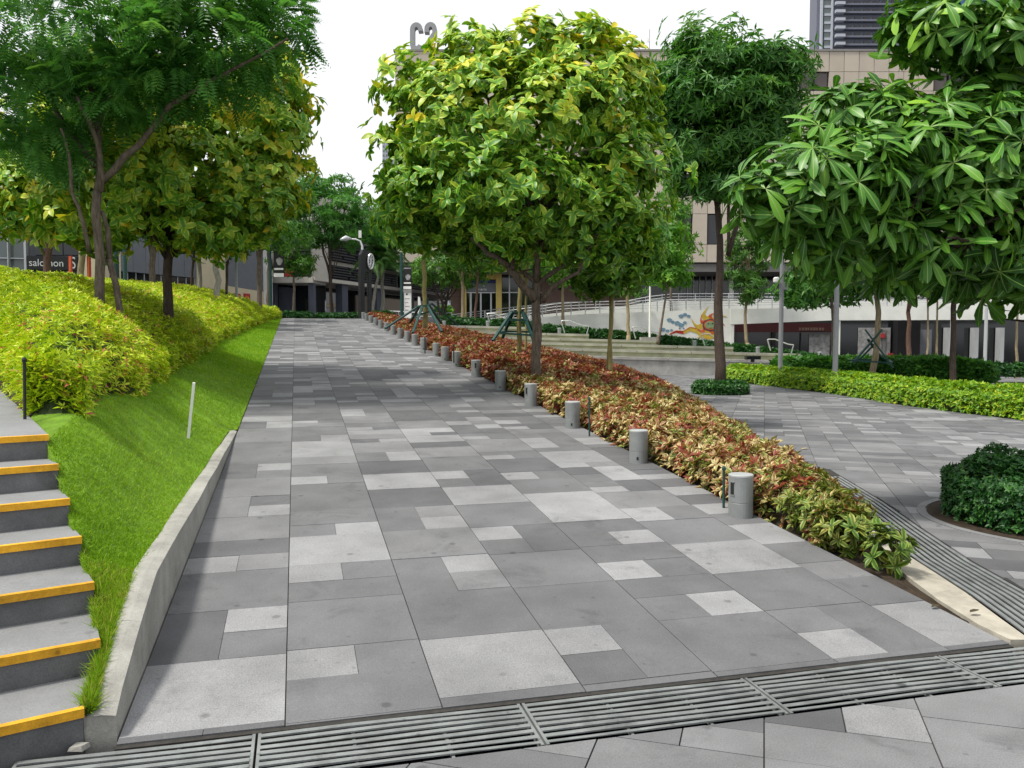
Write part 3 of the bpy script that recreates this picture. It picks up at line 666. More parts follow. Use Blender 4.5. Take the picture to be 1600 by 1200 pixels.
# grass blades
n = 110000
yy = 3.45 + 40 * rng.random(n * 3) ** 3.0; ss = rng.random(n * 3)
yy, ss = yy[:n], ss[:n]
pts = np.array([lawn_z(y, s)[:2] + (0,) for y, s in zip(yy, ss)]); pts = np.stack([pts[:, 0], yy, pts[:, 1]], 1)
Ls = np.where(rng.random(n) < .02, .05, .022) * (.6 + .8 * rng.random(n)) * np.where(yy < 4.4, 1.5, 1) * (1 + (yy > 14) * .6)
D = unit(np.stack([rng.normal(size=n) * .55, rng.normal(size=n) * .55, np.ones(n)], 1))
pn = np.sin(pts[:, 0] * 3.1 + pts[:, 1] * 1.7) * .10 + np.sin(pts[:, 0] * 7.3 - pts[:, 1] * 4.1) * .06
tn = .5 + pn + .16 * rng.normal(size=n) + np.where((yy < 4.5) & (rng.random(n) < .35), .5, 0)
tag(leaf_obj('grass', pts - np.array([0, 0, .003]), D, np.cross(D, rand_dir(n)), Ls, .006 + .004 * (yy > 9) + .008 * (yy > 16), tn, M['lf_grass'], None, T1, .4, .0),
    'short bright green lawn grass on the slope left of the ramp', 'grass')

# --- planting bed between ramp and plaza
def bed_z(x, y):
    e = EB(y); f_ = np.clip((x - XR) / np.maximum(e - XR, .05), 0, 1); zr_ = np.clip(SLOPE * (y - Y0), 0, ZTOP)
    return zr_ * (1 - f_) ** .85 * 1.0 + .03 * f_ - .03
ys = np.arange(3.5, 44, .35); v_ = []
for y in ys:
    for i in range(13):
        x = XR + (float(EB(y)) - XR) * i / 12; v_.append((x, y, float(bed_z(x, y)) + random.uniform(-.012, .012)))
f_ = [(j * 13 + i, j * 13 + i + 1, (j + 1) * 13 + i + 1, (j + 1) * 13 + i) for j in range(len(ys) - 1) for i in range(12)]
struct(MB().add(v_, f_).build('planting_bed', M['soil'], smooth=True))
# --- upper ground beyond the ramp and behind the terraces
struct(MB().hexa([(-40, YTOP + .01, -.3), (9.5, YTOP + .01, -.3), (14, 140, -.3), (-60, 140, -.3)], [(-40, YTOP + .01, ZTOP - .005), (9.5, YTOP + .01, ZTOP - .005), (14, 140, ZTOP), (-60, 140, ZTOP)]).build('upper_pavement', M['pave2']))
struct(MB().hexa([(-40, 12, -.3), (-6.2, 19, -.3), (-9, YTOP, -.3), (-40, YTOP, -.3)], [(-40, 12, 1.3), (-6.2, 19, 1.3), (-9, YTOP, 2.4), (-40, YTOP, 2.4)]).build('left_pavement', M['pave1']))

# ================================================================== HEDGES
def lump(x, y, s=1.0): return (np.sin(x * 5.1 * s + y * 1.3) + np.sin(y * 4.3 * s - x * 2.2) + np.sin((x + y) * 8.7 * s) * .6) / 2.6
def hedge(name, label, A, B, ground, h, n, Ln, ratio, tone, m, core, nl=5, up=.8, edge=.22, cat='hedge', T=T4, closed=False, lumps=.14, far=1.25, spread=.8, coref=.72, group=None, grow=.5, jt=.16):
    A, B = np.array(A, float), np.array(B, float); k = len(A)
    c0 = (A[k // 2] + B[k // 2]) / 2; root = thing(name, (c0[0], c0[1], float(ground(c0[0], c0[1]))), label, cat, group)
    seg = np.linalg.norm(np.diff((A + B) / 2, axis=0), axis=1); wid = np.linalg.norm(B - A, axis=1); area = seg * (wid[1:] + wid[:-1]) / 2 if not closed else np.linalg.norm(np.diff(B, axis=0), axis=1) * wid[:-1]
    mid = (A[1:] + A[:-1] + B[1:] + B[:-1]) / 4; dm = np.maximum(np.hypot(mid[:, 0], mid[:, 1]), 3.0); pw = area * dm ** -far; pw /= pw.sum()
    S = np.concatenate([[0], np.cumsum(seg)]); tot = S[-1]
    i = rng.choice(k - 1, n, p=pw); f = rng.random(n); t = rng.random(n)
    if closed: t = np.sqrt(t)
    e = rng.random(n) < .36; t = np.where(e & (rng.random(n) < .5) & (not closed), rng.random(n) ** 2 * .12, np.where(e, 1 - rng.random(n) ** 2 * .12, t))
    en = (rng.random(n) < min(.05, 420 / n)) & (not closed); i = np.where(en, 0, i); f = np.where(en, f ** 2 * .6, f)
    a = A[i] + (A[i + 1] - A[i]) * f[:, None]; b = B[i] + (B[i + 1] - B[i]) * f[:, None]
    p = a + (b - a) * t[:, None]; w_ = np.linalg.norm(b - a, axis=1)
    s_ = S[i] + seg[i] * f
    d = np.minimum(1 - t, 9 if closed else t) * w_
    if not closed: d = np.minimum(d, np.minimum(s_, tot - s_))
    d = np.maximum(d, 0); prof = np.clip(d / edge, 0, 1) ** .45
    hh = h * (.25 + .75 * prof) * (1 + lumps * lump(p[:, 0], p[:, 1]))
    gz = ground(p[:, 0], p[:, 1]); fr = 1 - .6 * rng.random(n) ** 2.0
    fr = np.where(d < edge * .35, rng.random(n) ** .7, fr)
    z = gz + np.maximum(hh, h * .75 * (d < edge * .35)) * fr
    C = np.stack([p[:, 0], p[:, 1], z], 1)
    out = np.where((t > .5)[:, None], unit(b - a), -unit(b - a)) * np.clip(1 - d / edge, 0, 1)[:, None]
    if closed: out = unit(b - a) * np.clip(1 - d / edge, 0, 1)[:, None]
    ax = np.stack([out[:, 0], out[:, 1], np.full(n, up)], 1) + rng.normal(size=(n, 3)) * .38
    dist = np.hypot(p[:, 0], p[:, 1]); sc_ = 1 + grow * np.clip((dist - 8) / 25, 0, 1.4)
    Cc, D, Nn, L_, W_, tn = rosettes(C, ax, nl, 1.0, ratio, tone(p[:, 0], p[:, 1]), spread, jt=jt)
    L_ = L_ * Ln * np.repeat(sc_, nl); 
    leaf_obj('foliage', Cc, D, Nn, L_, L_ * ratio, tn, m, root, T, .25, .3)
    v, f_ = [], []; nt_ = 9
    for j in range(k):
        for q in range(nt_):
            tt = q / (nt_ - 1); x, y = A[j] + (B[j] - A[j]) * (.06 + .88 * tt if not closed else tt * .94)
            dd = min(1 - tt, 9 if closed else tt) * wid[j]
            if not closed and j in (0, k - 1): dd = 0
            v.append((x, y, float(ground(x, y)) - .02 + (h * coref * (.15 + .85 * min(dd / edge, 1) ** .45) * (1 + lumps * float(lump(x, y))) if dd > 1e-6 else 0)))
    for j in range(k - 1):
        for q in range(nt_ - 1): f_.append((j * nt_ + q, j * nt_ + q + 1, (j + 1) * nt_ + q + 1, (j + 1) * nt_ + q))
    MB().add(v, f_).build('stems', core, root, smooth=False)
    return root
# yellow hedge on the mound
def pe(y): return max(-1.45 - (y - 5.44) * .36 + .02, -9.0)
ysA = np.concatenate([np.arange(6.6, 16, .35), np.arange(16, 38.2, .7)])
Ah = [(float(XH(y)) + (.07 if y > 8.5 else .02) + .06 * math.sin(y * 3), y) for y in ysA]; Bh = [(min(pe(y), float(XH(y)) - .35), y + (.2 if y < 6.9 else 0)) for y in ysA]
def tone_y(x, y): return .60 + .13 * lump(x * .5, y * .5) + .15 * rng.normal(size=np.shape(x)) - .26 * ((lump(x * .45 + 3, y * .4) > .75)) + .4 * (rng.random(np.shape(x)) < .006)
hedge('shrub_hedge', 'large mass of yellow green shrubs covering the mound left of the lawn', Ah, Bh, mound_z, .55, 36000, .062, .30, tone_y, M['lf_yel'], M['core_green'], nl=5, up=1.0, edge=.35, far=1.15, lumps=.12, coref=.62)
ysA = np.arange(38.7, 43.4, .5)
hedge('shrub_hedge', 'small clipped yellow hedge block at the far end of the lawn', [(float(XH(y)) - .04, y) for y in ysA], [(-3.0, y) for y in ysA], lambda x, y: ZH(y) + 0 * x, .52, 1500, .10, .32, tone_y, M['lf_yel'], M['core_green'], lumps=.08)
# red hedge beside the ramp
ysA = np.concatenate([np.arange(5.0, 16, .3), np.arange(16, 43, .7)])
Ar = [(XR + .03 + .05 * math.sin(y * 2.7) + .04 * math.sin(y * 6.1), y) for y in ysA]; Br = [(max(float(EB(y)) - .12 + .07 * math.sin(y * 2.1), XR + .3), y) for y in ysA]
def tone_r(x, y):
    r_ = rng.random(np.shape(x)); redz = np.clip((y - 12.5 + (x - 3.5) * -.6 + 1.2 * lump(x, y)) / 2.5, 0, 1)
    red = np.where(r_ < .55, .58, np.where(r_ < .75, .40, np.where(r_ < .9, .80, .22)))
    crm = np.where(r_ < .38, .92, np.where(r_ < .58, .80, np.where(r_ < .80, .60, .2)))
    tip = np.clip((6.1 - y) / .8, 0, 1)
    t_ = np.where(rng.random(np.shape(x)) < redz, red, crm)
    return np.where(rng.random(np.shape(x)) < tip * .7, .18, t_)
hedge('shrub_hedge', 'long bed of red and cream leaved shrubs beside the row of bollards', Ar, Br, bed_z, .40, 25000, .080, .40, tone_r, M['lf_red'], M['twig'], nl=6, up=.9, edge=.25, far=1.3, lumps=.2, coref=.55, grow=.4, T=T4, jt=.07)
# the loose young plants at the tip of the bed
def bush(label, x, y, h, r, n, tn):
    z0 = float(bed_z(x, y)); t = thing('shrub', (x, y, z0), label, 'shrub')
    m = MB()
    for k in range(5):
        a = k * 1.256 + random.random(); e = (x + math.cos(a) * r * .6, y + math.sin(a) * r * .6, z0 + h * (.7 + .3 * random.random())); wood(m, (x, y, z0 - .02), e, .007, .003, .1, 5, 4)
    m.build('stems', M['twig'], t)
    p, ax = crown_points([(x, y, z0 + h * .62, r, r, h * .45)], n, shell=(.5, 1.1), inner=.3)
    C, D, Nn, L_, W_, tt = rosettes(p, ax + np.array([0, 0, .7]), 6, .085, .40, np.full(n, tn) + rng.normal(size=n) * .06, .85, jt=.06)
    leaf_obj('foliage', C, D, Nn, L_, W_, tt, M['lf_red'], t, T8, .35, .3)
for lb, x, y, h, r, n, tn in (('outermost small green and cream shrub at the tip of the bed', 3.73, 4.55, .30, .15, 40, .06), ('yellowish green shrub second from the tip of the bed', 3.68, 4.9, .30, .18, 60, .10),
                              ('green shrub between the yellowish one and the reddish hedge end', 3.70, 5.2, .33, .2, 70, .05), ('taller cream leaved shrub overhanging the curved side drain', 4.0, 5.35, .36, .2, 60, .20)):
    bush(lb, x, y, h, r, n, tn)
# right: lime hedge
Al = [(15.6, 28.2), (15.27, 26.9), (15.05, 24), (14.77, 20.8), (14.25, 18.5), (13.8, 16.7), (13.5, 14.6), (13.40, 12.8), (13.35, 10.5)]
Al = [tuple(np.array(Al[i]) + (np.array(Al[i + 1]) - np.array(Al[i])) * f) for i in range(len(Al) - 1) for f in (0, .25, .5, .75)] + [Al[-1]]
Bl = [(x + 1.0, y + .35) for x, y in Al]
flat0 = lambda x, y: 0.0 * x
hedge('hedge', 'long clipped lime green hedge along the right of the plaza', Al, Bl, flat0, .60, 14000, .052, .5, lambda x, y: .52 + .2 * rng.normal(size=np.shape(x)), M['lf_lime'], M['core_green'], nl=6, lumps=.07, edge=.2, coref=.8)
tp = np.array([11.68, 21.33]); th = np.linspace(0, 2 * math.pi, 25)
hedge('hedge', 'low dark green ring of clipped shrub around the single plaza tree', [tp + .18 * np.array([math.cos(a), math.sin(a)]) for a in th], [tp + .76 * np.array([math.cos(a), math.sin(a)]) for a in th], flat0, .34, 1100, .075, .45,
      lambda x, y: .55 + .2 * rng.normal(size=np.shape(x)), M['lf_box'], M['core_green'], closed=True, edge=.12, lumps=.06, coref=.85, nl=6)
bp = np.array([6.34, 5.58])
hedge('shrub', 'dense dark green rounded shrub in the round planter at the right edge', [bp + .02 * np.array([math.cos(a), math.sin(a)]) for a in th], [bp + .94 * np.array([math.cos(a), math.sin(a)]) for a in th], flat0, .50, 9000, .038, .5,
      lambda x, y: .5 + .22 * rng.normal(size=np.shape(x)), M['lf_box'], M['core_green'], closed=True, edge=.3, lumps=.26, coref=.82, nl=6, cat='shrub', T=T4)
pb = MB(); th2 = np.linspace(0, 2 * math.pi, 49)
struct(MB().lathe((bp[0], bp[1], -.02), [(1.07, 0), (1.07, .024), (.9, .028)], 48).build('planter_soil', M['soil']))
for a0 in range(0, 48, 4):
    i = [bp + 1.08 * np.array([math.cos(th2[a0 + k]), math.sin(th2[a0 + k])]) for k in range(5)]; o_ = [bp + 1.15 * np.array([math.cos(th2[a0 + k]), math.sin(th2[a0 + k])]) for k in range(5)]
    for k in range(4):
        q = [i[k], o_[k], o_[k + 1], i[k + 1]]; pb.hexa([(*x, -.05) for x in q], [(*x, .008) for x in q])
tag(pb.build('planter_edging', M['step']), 'curved dark stone edging around the round planter at the right', 'edging')

# ================================================================== BOLLARDS
ordn = ['nearest', 'second nearest', 'third nearest', 'fourth nearest', 'fifth nearest', 'sixth nearest', 'seventh nearest', 'eighth nearest', 'ninth nearest', 'tenth nearest', 'eleventh nearest', 'twelfth nearest',
        'thirteenth nearest', 'fourteenth nearest', 'fifteenth nearest', 'sixteenth nearest', 'fourth farthest', 'third farthest', 'second farthest', 'farthest']
by = [5.8, 7.82, 9.92, 11.84, 13.74, 15.73, 17.76, 19.14, 20.35, 22.36, 24.0, 25.6, 27.3, 29.2, 31.2, 33.4, 35.6, 38.0, 40.3, 42.2]
def make_bollard():
    t = thing('bollard', (0, 0, 0), 'x', 'bollard', 'grey light bollards along the ramp')
    MB().lathe((0, 0, -.02), [(.094, 0), (.094, .125), (.091, .128)], 28).build('base', M['boll'], t, smooth=False)
    b = MB().lathe((0, 0, .112), [(.089, -.01), (.0945, .001), (.0945, .195), (.092, .2)], 28).build('body', M['boll'], t)
    MB().lathe((0, 0, .312), [(.0955, 0), (.0955, .012), (.090, .016)], 28).build('cap', M['bolltop'], t)
    return t
protos = make_bollard()
for i, y in enumerate(by):
    x = 3.37 - .02 * max(0, (y - 18)) / 3 * (y < 30) - .1 * (y >= 30)
    o = protos if i == 0 else copy_tree(protos)
    o.location = (x, y, SLOPE * (y - Y0) + .004); OFF[o.name] = o.location.copy(); o.rotation_euler = (random.uniform(-.015, .015), random.uniform(-.015, .015), random.uniform(0, 6))
    o['label'] = '%s bollard of the grey row edging the ramp' % ordn[i]
    if i == 0: o['label'] = 'nearest and largest grey bollard at the edge of the ramp, with a dark slot'
bpy.context.view_layer.update()
for i, y in enumerate(by):
    if i > 9: break
    o = [k for k in bpy.data.objects if k.type == 'EMPTY' and k.name.startswith('bollard') and abs(k.location.y - y) < .01][0]
    bo = [k for k in o.children if k.name.startswith('body')][0]; ba = [k for k in o.children if k.name.startswith('base')][0]
    ang = math.atan2(-o.location.y, -o.location.x) - (.75 if i in (0, 3) else .1) - o.rotation_euler.z
    c, s_ = math.cos(ang), math.sin(ang)
    if i in (0, 3, 5):
        me = MB(); rr = .0925
        me.box((c * rr, s_ * rr, .222), (.012, .03, .095), ang); q = bpy.data.meshes.new('light_slot'); q.from_pydata(me.v, [], me.f); q.materials.append(M['black']); k_ = link('light_slot', q, bo)
        me = MB()
        for zz in (.222 - .052, .222 + .052): me.box((c * rr, s_ * rr, zz), (.014, .044, .008), ang)
        q = bpy.data.meshes.new('slot_frame'); q.from_pydata(me.v, [], me.f); q.materials.append(M['boll']); link('slot_frame', q, bo)
    else:
        me = MB(); me.box((c * .092, s_ * .092, .045), (.01, .02, .03), ang); q = bpy.data.meshes.new('cable_opening'); q.from_pydata(me.v, [], me.f); q.materials.append(M['black']); link('cable_opening', q, ba)

# ================================================================== TREES, near
def gb(px, py, d, z): p = P(px, py, d); return (p[0], p[1], z)
VAR = dict(leafm=M['lf_varieg'], nl=7, Ln=.165, ratio=.52, T=TR, droop=.38, fold=.3, spread=.9, clump=6, sig=.15, drop=.22, ctone=.5)
b3 = P(839, 556, 14)
main = tree('tree', 'broad yellow green variegated tree standing in the red shrub bed', (b3[0], b3[1], .52), P(846, 300, 14.1), .098,
     px_lobes([(800, 215, 175, 115), (700, 175, 95, 85), (915, 165, 105, 90), (640, 250, 62, 75), (800, 310, 170, 75), (960, 285, 80, 85), (690, 335, 90, 60), (635, 320, 48, 60), (1000, 240, 40, 60), (900, 350, 100, 48),
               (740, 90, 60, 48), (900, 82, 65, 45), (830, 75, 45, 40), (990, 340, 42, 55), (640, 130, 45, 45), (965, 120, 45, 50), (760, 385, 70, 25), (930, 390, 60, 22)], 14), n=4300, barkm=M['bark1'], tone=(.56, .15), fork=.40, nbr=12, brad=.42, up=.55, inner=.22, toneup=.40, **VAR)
m3 = MB(); wood(m3, P(848, 470, 14), P(905, 425, 13.6), .055, .03, .04, 7); wood(m3, P(905, 425, 13.6), P(935, 360, 13.4), .03, .015, .04, 6); m3.build('branch', M['bark1'], main, smooth=True)
m3 = MB(); wood(m3, P(836, 468, 14), P(795, 415, 13.7), .085, .06, .03, 8); wood(m3, P(795, 415, 13.7), P(735, 370, 13.5), .06, .03, .04, 7); wood(m3, P(800, 420, 13.7), P(780, 360, 13.9), .05, .03, .04, 7); m3.build('branch', M['bark1'], main, smooth=True)
b2 = P(258, 472, 15)
tree('tree', 'variegated yellow green tree on the mound, behind the feathery dark tree', (b2[0], b2[1], float(mound_z(b2[0], b2[1])) + .02), P(272, 300, 15), .105,
     px_lobes([(250, 270, 180, 105), (110, 300, 100, 80), (380, 285, 85, 80), (395, 165, 85, 85), (55, 325, 60, 50), (320, 335, 95, 55), (430, 215, 48, 60), (200, 160, 120, 80), (60, 220, 70, 70), (430, 110, 40, 40), (400, 340, 40, 40), (150, 350, 70, 40)], 15), n=4200, barkm=M['bark2'],
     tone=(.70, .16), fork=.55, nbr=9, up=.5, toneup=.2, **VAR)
# feathery tree
b1 = P(160, 468, 12); z1 = float(mound_z(b1[0], b1[1]))
ft = thing('tree', (b1[0], b1[1], z1), 'dark feathery leaved tree standing highest on the yellow mound', 'tree')
m = MB(); wood(m, (b1[0], b1[1], z1 - .15), P(152, 300, 12), .078, .06, .015, 12); wood(m, P(152, 302, 12), P(140, 130, 12.1), .06, .035, .03, 9); m.build('trunk', M['bark1'], ft, smooth=True)
m = MB(); wood(m, (b1[0] + .14, b1[1] + .1, z1 - .15), P(170, 405, 12.1), .052, .045, .05, 9); wood(m, P(170, 405, 12.1), P(158, 330, 12.05), .045, .03, .03, 9); m.build('trunk', M['bark1'], ft, smooth=True)
for a, b_, r_ in (((140, 395, 12), (112, 300, 11.8), .035), ((112, 300, 11.8), (95, 200, 11.6), .028), ((156, 285, 12), (265, 165, 11.7), .06), ((262, 168, 11.7), (360, 110, 11.5), .04), ((150, 260, 12), (70, 120, 12.3), .05), ((144, 200, 12), (230, 60, 12.4), .05), ((158, 300, 12), (120, 150, 11.5), .045), ((360, 110, 11.5), (450, 60, 11.4), .025)):
    m = MB(); wood(m, P(*a), P(*b_), r_, r_ * .6, .06, 7); m.build('branch', M['bark1'], ft, smooth=True)
lob = px_lobes([(120, 40, 220, 95), (340, 50, 130, 90), (50, 170, 110, 75), (190, 140, 110, 45), (430, 30, 65, 55), (280, 120, 100, 45), (70, 225, 70, 35), (340, -20, 120, 40)], 12)
p, ax = crown_points(lob, 1150, shell=(.5, 1.1), inner=.3, cull=.45)
nf = 3; C = np.repeat(p, nf, 0); A_ = unit(np.repeat(ax, nf, 0) * np.array([1, 1, .4]) + rng.normal(size=(len(C), 3)) * .55 + np.array([0, 0, -.10]))
Lf = .34 * (.7 + .6 * rng.random(len(C))); Nf = unit(np.cross(A_, rng.normal(size=A_.shape) * .4 + np.cross([0, 0, 1.0], A_))) * 1.0
Nf = np.where(Nf[:, 2:3] < 0, -Nf, Nf); Bf = np.cross(Nf, A_); npair = 9
tt = (np.arange(npair) + 1.2) / (npair + .6)
pos = C[:, None] + A_[:, None] * (tt[None, :, None] * Lf[:, None, None]) - np.array([0, 0, 1.0]) * ((tt ** 2)[None, :, None] * Lf[:, None, None] * .35)
tnf = np.repeat(.45 + .22 * rng.normal(size=len(p)), nf)
PP, DD, NN, LL, TT = [], [], [], [], []
for s_ in (-1, 1):
    PP.append(pos.reshape(-1, 3)); DD.append(np.broadcast_to((Bf * s_ + A_ * .35)[:, None], pos.shape).reshape(-1, 3)); NN.append(np.broadcast_to(Nf[:, None], pos.shape).reshape(-1, 3))
    LL.append((Lf[:, None] * .34 * np.sin(np.pi * (.15 + .8 * tt))[None]).ravel()); TT.append(np.repeat(tnf, npair))
LL = np.concatenate(LL); leaf_obj('crown', np.concatenate(PP), np.concatenate(DD), np.concatenate(NN), LL, LL * .36, np.concatenate(TT) + .08 * rng.normal(size=len(LL)), M['lf_fine'], ft, T4, .2, .1)
# plaza tree in the ring
d4 = depth_of((tp[0], tp[1], 1))
tree('tree', 'tall layered dark green tree rising from the low round shrub ring', (tp[0], tp[1], 0), P(1130, 175, d4), .175,
     px_lobes([(1125, 72, 75, 27), (1190, 105, 65, 26), (1070, 125, 55, 34), (1205, 140, 48, 30), (1120, 165, 95, 30), (1062, 195, 42, 38), (1190, 185, 58, 24), (1095, 228, 62, 36), (1165, 222, 58, 28), (1072, 268, 34, 32), (1135, 285, 52, 24), (1110, 115, 70, 30), (1160, 150, 70, 24)], d4),
     M['lf_dark'], 4600, 8, .25, .24, M['bark2'], tone=(.52, .2), fork=.62, nbr=10, up=.45, spread=.95, inner=.25, r1=.05, cull=.6, brad=.3, droop=.4, clump=12, sig=.26,
     trunks=[(P(1137, 400, d4), P(1143, 200, d4 + .1), .075, .04), (P(1139, 395, d4 - .1), P(1156, 180, d4), .055, .03)])
# right foreground tree with whorled leaves; its trunk stands in the round planter
tree('tree', 'overhanging tree with large glossy whorled leaves at the upper right', (6.75, 5.75, 0), (6.65, 5.95, 3.1), .13,
     px_lobes([(1290, 275, 110, 75, -.3), (1400, 240, 125, 95), (1530, 255, 130, 105), (1215, 305, 62, 52, -.5), (1500, 370, 120, 80), (1350, 345, 105, 50), (1620, 380, 90, 85), (1330, 180, 75, 45), (1590, 160, 110, 70, .4), (1480, 45, 80, 50), (1570, 60, 90, 75), (1425, 25, 35, 32), (1700, 250, 120, 150, .2), (1430, 405, 90, 40, .3), (1290, 385, 55, 40), (1560, 425, 85, 42, .3), (1240, 365, 40, 40, -.2)], 7.2),
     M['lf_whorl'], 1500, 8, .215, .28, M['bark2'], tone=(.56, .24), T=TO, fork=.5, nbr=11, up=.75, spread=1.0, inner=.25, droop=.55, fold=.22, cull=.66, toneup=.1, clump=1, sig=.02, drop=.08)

# ================================================================== TREES, middle and far
def simple(name, label, px, py, d, z, tx, ty, r0, lobes, lm, n, nl, Ln, ratio, bk, **kw):
    b = gb(px, py, d, z); a = dict(tone=(.45, .2), fork=.7, nbr=5, up=.3, spread=.9); a.update(kw)
    return tree(name, label, b, P(tx, ty, d), r0, px_lobes(lobes, d), lm, n, nl, Ln, ratio, bk, **a)
st1 = simple('tree', 'olive trunked tree held by the wide green iron prop', 663, 505, 28, 1.5, 660, 350, .10, [(655, 350, 45, 40), (690, 345, 50, 35), (640, 335, 40, 40)], M['lf_mid'], 420, 7, .25, .4, M['bark4'])
st2 = simple('tree', 'slim olive trunked tree inside the green A-frame prop behind the main tree', 808, 537, 22, .72, 813, 360, .078, [(812, 365, 60, 30), (840, 350, 50, 30)], M['lf_mid'], 400, 7, .22, .4, M['bark4'])
simple('tree', 'thin olive trunk just right of the A-frame prop, partly behind the main trunk', 821, 540, 24, .7, 824, 380, .045, [(824, 378, 40, 22)], M['lf_mid'], 200, 7, .22, .4, M['bark4'])
simple('tree', 'twin stemmed olive tree with drooping leaves at the right end of the red bed', 954, 568, 20, .42, 957, 380, .06, [(950, 405, 65, 36), (905, 398, 42, 28), (992, 390, 45, 38), (935, 438, 34, 18), (960, 370, 60, 35)], M['lf_mid'], 620, 8, .24, .34, M['bark4'],
       tone=(.62, .2), droop=.5, trunks=[(gb(946, 566, 20.4, .4), P(949, 395, 20.4), .04, .03)])
simple('tree', 'young bright green tree leaning before the mural wall', 1028, 534, 38, 1.45, 1048, 400, .062, [(1046, 395, 32, 32), (1052, 432, 27, 16), (1030, 428, 20, 13), (1044, 365, 20, 20)], M['lf_bright'], 520, 7, .24, .4, M['bark1'])
simple('tree', 'pale trunked tree with drooping fine foliage just right of the plaza tree', 1168, 540, 45, 1.1, 1172, 390, .10, [(1172, 395, 34, 45), (1170, 448, 24, 26), (1180, 350, 30, 35), (1160, 420, 26, 30)], M['lf_mid'], 700, 7, .26, .25, M['bark3'], droop=.7)
simple('tree', 'pale tan trunked tree beside the thin white lamp pole on the terrace', 982, 520, 41, 1.5, 978, 410, .10, [(972, 395, 38, 32), (1000, 380, 35, 35)], M['lf_mid'], 420, 7, .26, .35, M['bark3'])
simple('tree', 'narrow green tree in front of the beige office windows', 1052, 520, 50, 1.6, 1050, 350, .1, [(1050, 340, 26, 45), (1058, 385, 24, 30), (1045, 300, 18, 25)], M['lf_bright'], 500, 7, .28, .35, M['bark1'])
simple('tree', 'tree with crooked pale trunk tied to crossed green props behind the lime hedge', 1362, 575, 26, 0, 1366, 390, .115, [(1350, 425, 55, 38), (1405, 405, 55, 45), (1315, 425, 40, 36)], M['lf_mid'], 700, 7, .24, .36, M['bark3'], tone=(.35, .2))
simple('tree', 'dark trunked tree standing behind the lime hedge near the right edge', 1493, 577, 24, 0, 1500, 380, .10, [(1500, 415, 85, 42), (1565, 400, 55, 52), (1440, 420, 45, 36)], M['lf_mid'], 850, 7, .24, .36, M['bark2'], tone=(.38, .2))
simple('tree', 'small dark olive tree right of the lamp post with the security camera', 1298, 570, 33, 0, 1292, 430, .1, [(1272, 440, 36, 38), (1300, 412, 46, 33), (1243, 462, 22, 18), (1300, 455, 30, 25)], M['lf_dark'], 700, 7, .24, .4, M['bark1'])
for lb, x, d, r_, bk in (('red brown trunked tree under the white canopy', 1421, 38, .13, 'bark5'), ('thin yellowish tree trunk left of its pair before the right shopfront', 1444, 34, .05, 'bark3'), ('thin yellowish tree trunk right of its pair before the right shopfront', 1463, 34, .055, 'bark3'), ('thin orange tan tree trunk at the far right edge', 1590, 33, .06, 'bark3')):
    simple('tree', lb, x, 570, d, 0, x + 2, 440, r_, [(x + 5, 432, 40, 26), (x - 20, 415, 35, 28)], M['lf_mid'], 260, 7, .26, .36, M[bk], nbr=3)
# centre background
simple('tree', 'double stemmed spreading tree before the louvred building', 517, 490, 50, ZTOP, 513, 350, .095, [(520, 290, 32, 20), (475, 290, 38, 24), (500, 328, 58, 26), (558, 326, 58, 20), (590, 352, 42, 34), (545, 362, 50, 28), (480, 355, 35, 30)], M['lf_fine'], 1700, 8, .30, .26, M['bark2'], fork=.45, nbr=8, brad=.25, r1=.07,
       trunks=[(gb(519, 490, 50, ZTOP), P(503, 380, 50), .10, .06)])
simple('tree', 'slim leaning tree with hanging foliage before the red wall panel', 457, 490, 47, ZTOP, 458, 390, .09, [(452, 385, 26, 42), (440, 345, 32, 40), (470, 415, 26, 12), (455, 305, 30, 30)], M['lf_mid'], 900, 7, .26, .26, M['bark1'], droop=.6)
simple('tree', 'spreading dark multi-stemmed tree beside the brown corner of the shop', 690, 492, 47, 2.0, 688, 440, .12, [(690, 418, 42, 24), (722, 425, 36, 26), (660, 430, 25, 16), (745, 400, 40, 26)], M['lf_mid'], 900, 7, .26, .3, M['bark2'], tone=(.55, .2), fork=.3, nbr=8,
       trunks=[(gb(690, 492, 47, 2.0), P(703, 440, 47), .09, .05), (gb(691, 492, 47, 2.0), P(675, 435, 47), .08, .04)])
simple('tree', 'pale trunked tree in front of the ochre shop column', 720, 497, 46, 2.0, 722, 400, .13, [(725, 400, 40, 30), (760, 390, 40, 25)], M['lf_mid'], 420, 7, .26, .3, M['bark3'])
simple('tree', 'thin brown trunk tree in front of the glass shop door', 742, 497, 45, 2.0, 747, 410, .09, [(750, 395, 45, 28), (790, 400, 30, 24)], M['lf_mid'], 420, 7, .26, .3, M['bark5'], tone=(.55, .2))
simple('tree', 'bright leaved tree behind the main trunk at the white wall', 880, 480, 46, 2.0, 880, 410, .1, [(875, 420, 40, 26), (905, 430, 36, 22), (855, 400, 40, 28), (985, 440, 24, 20)], M['lf_bright'], 620, 7, .26, .34, M['bark3'], nbr=4)
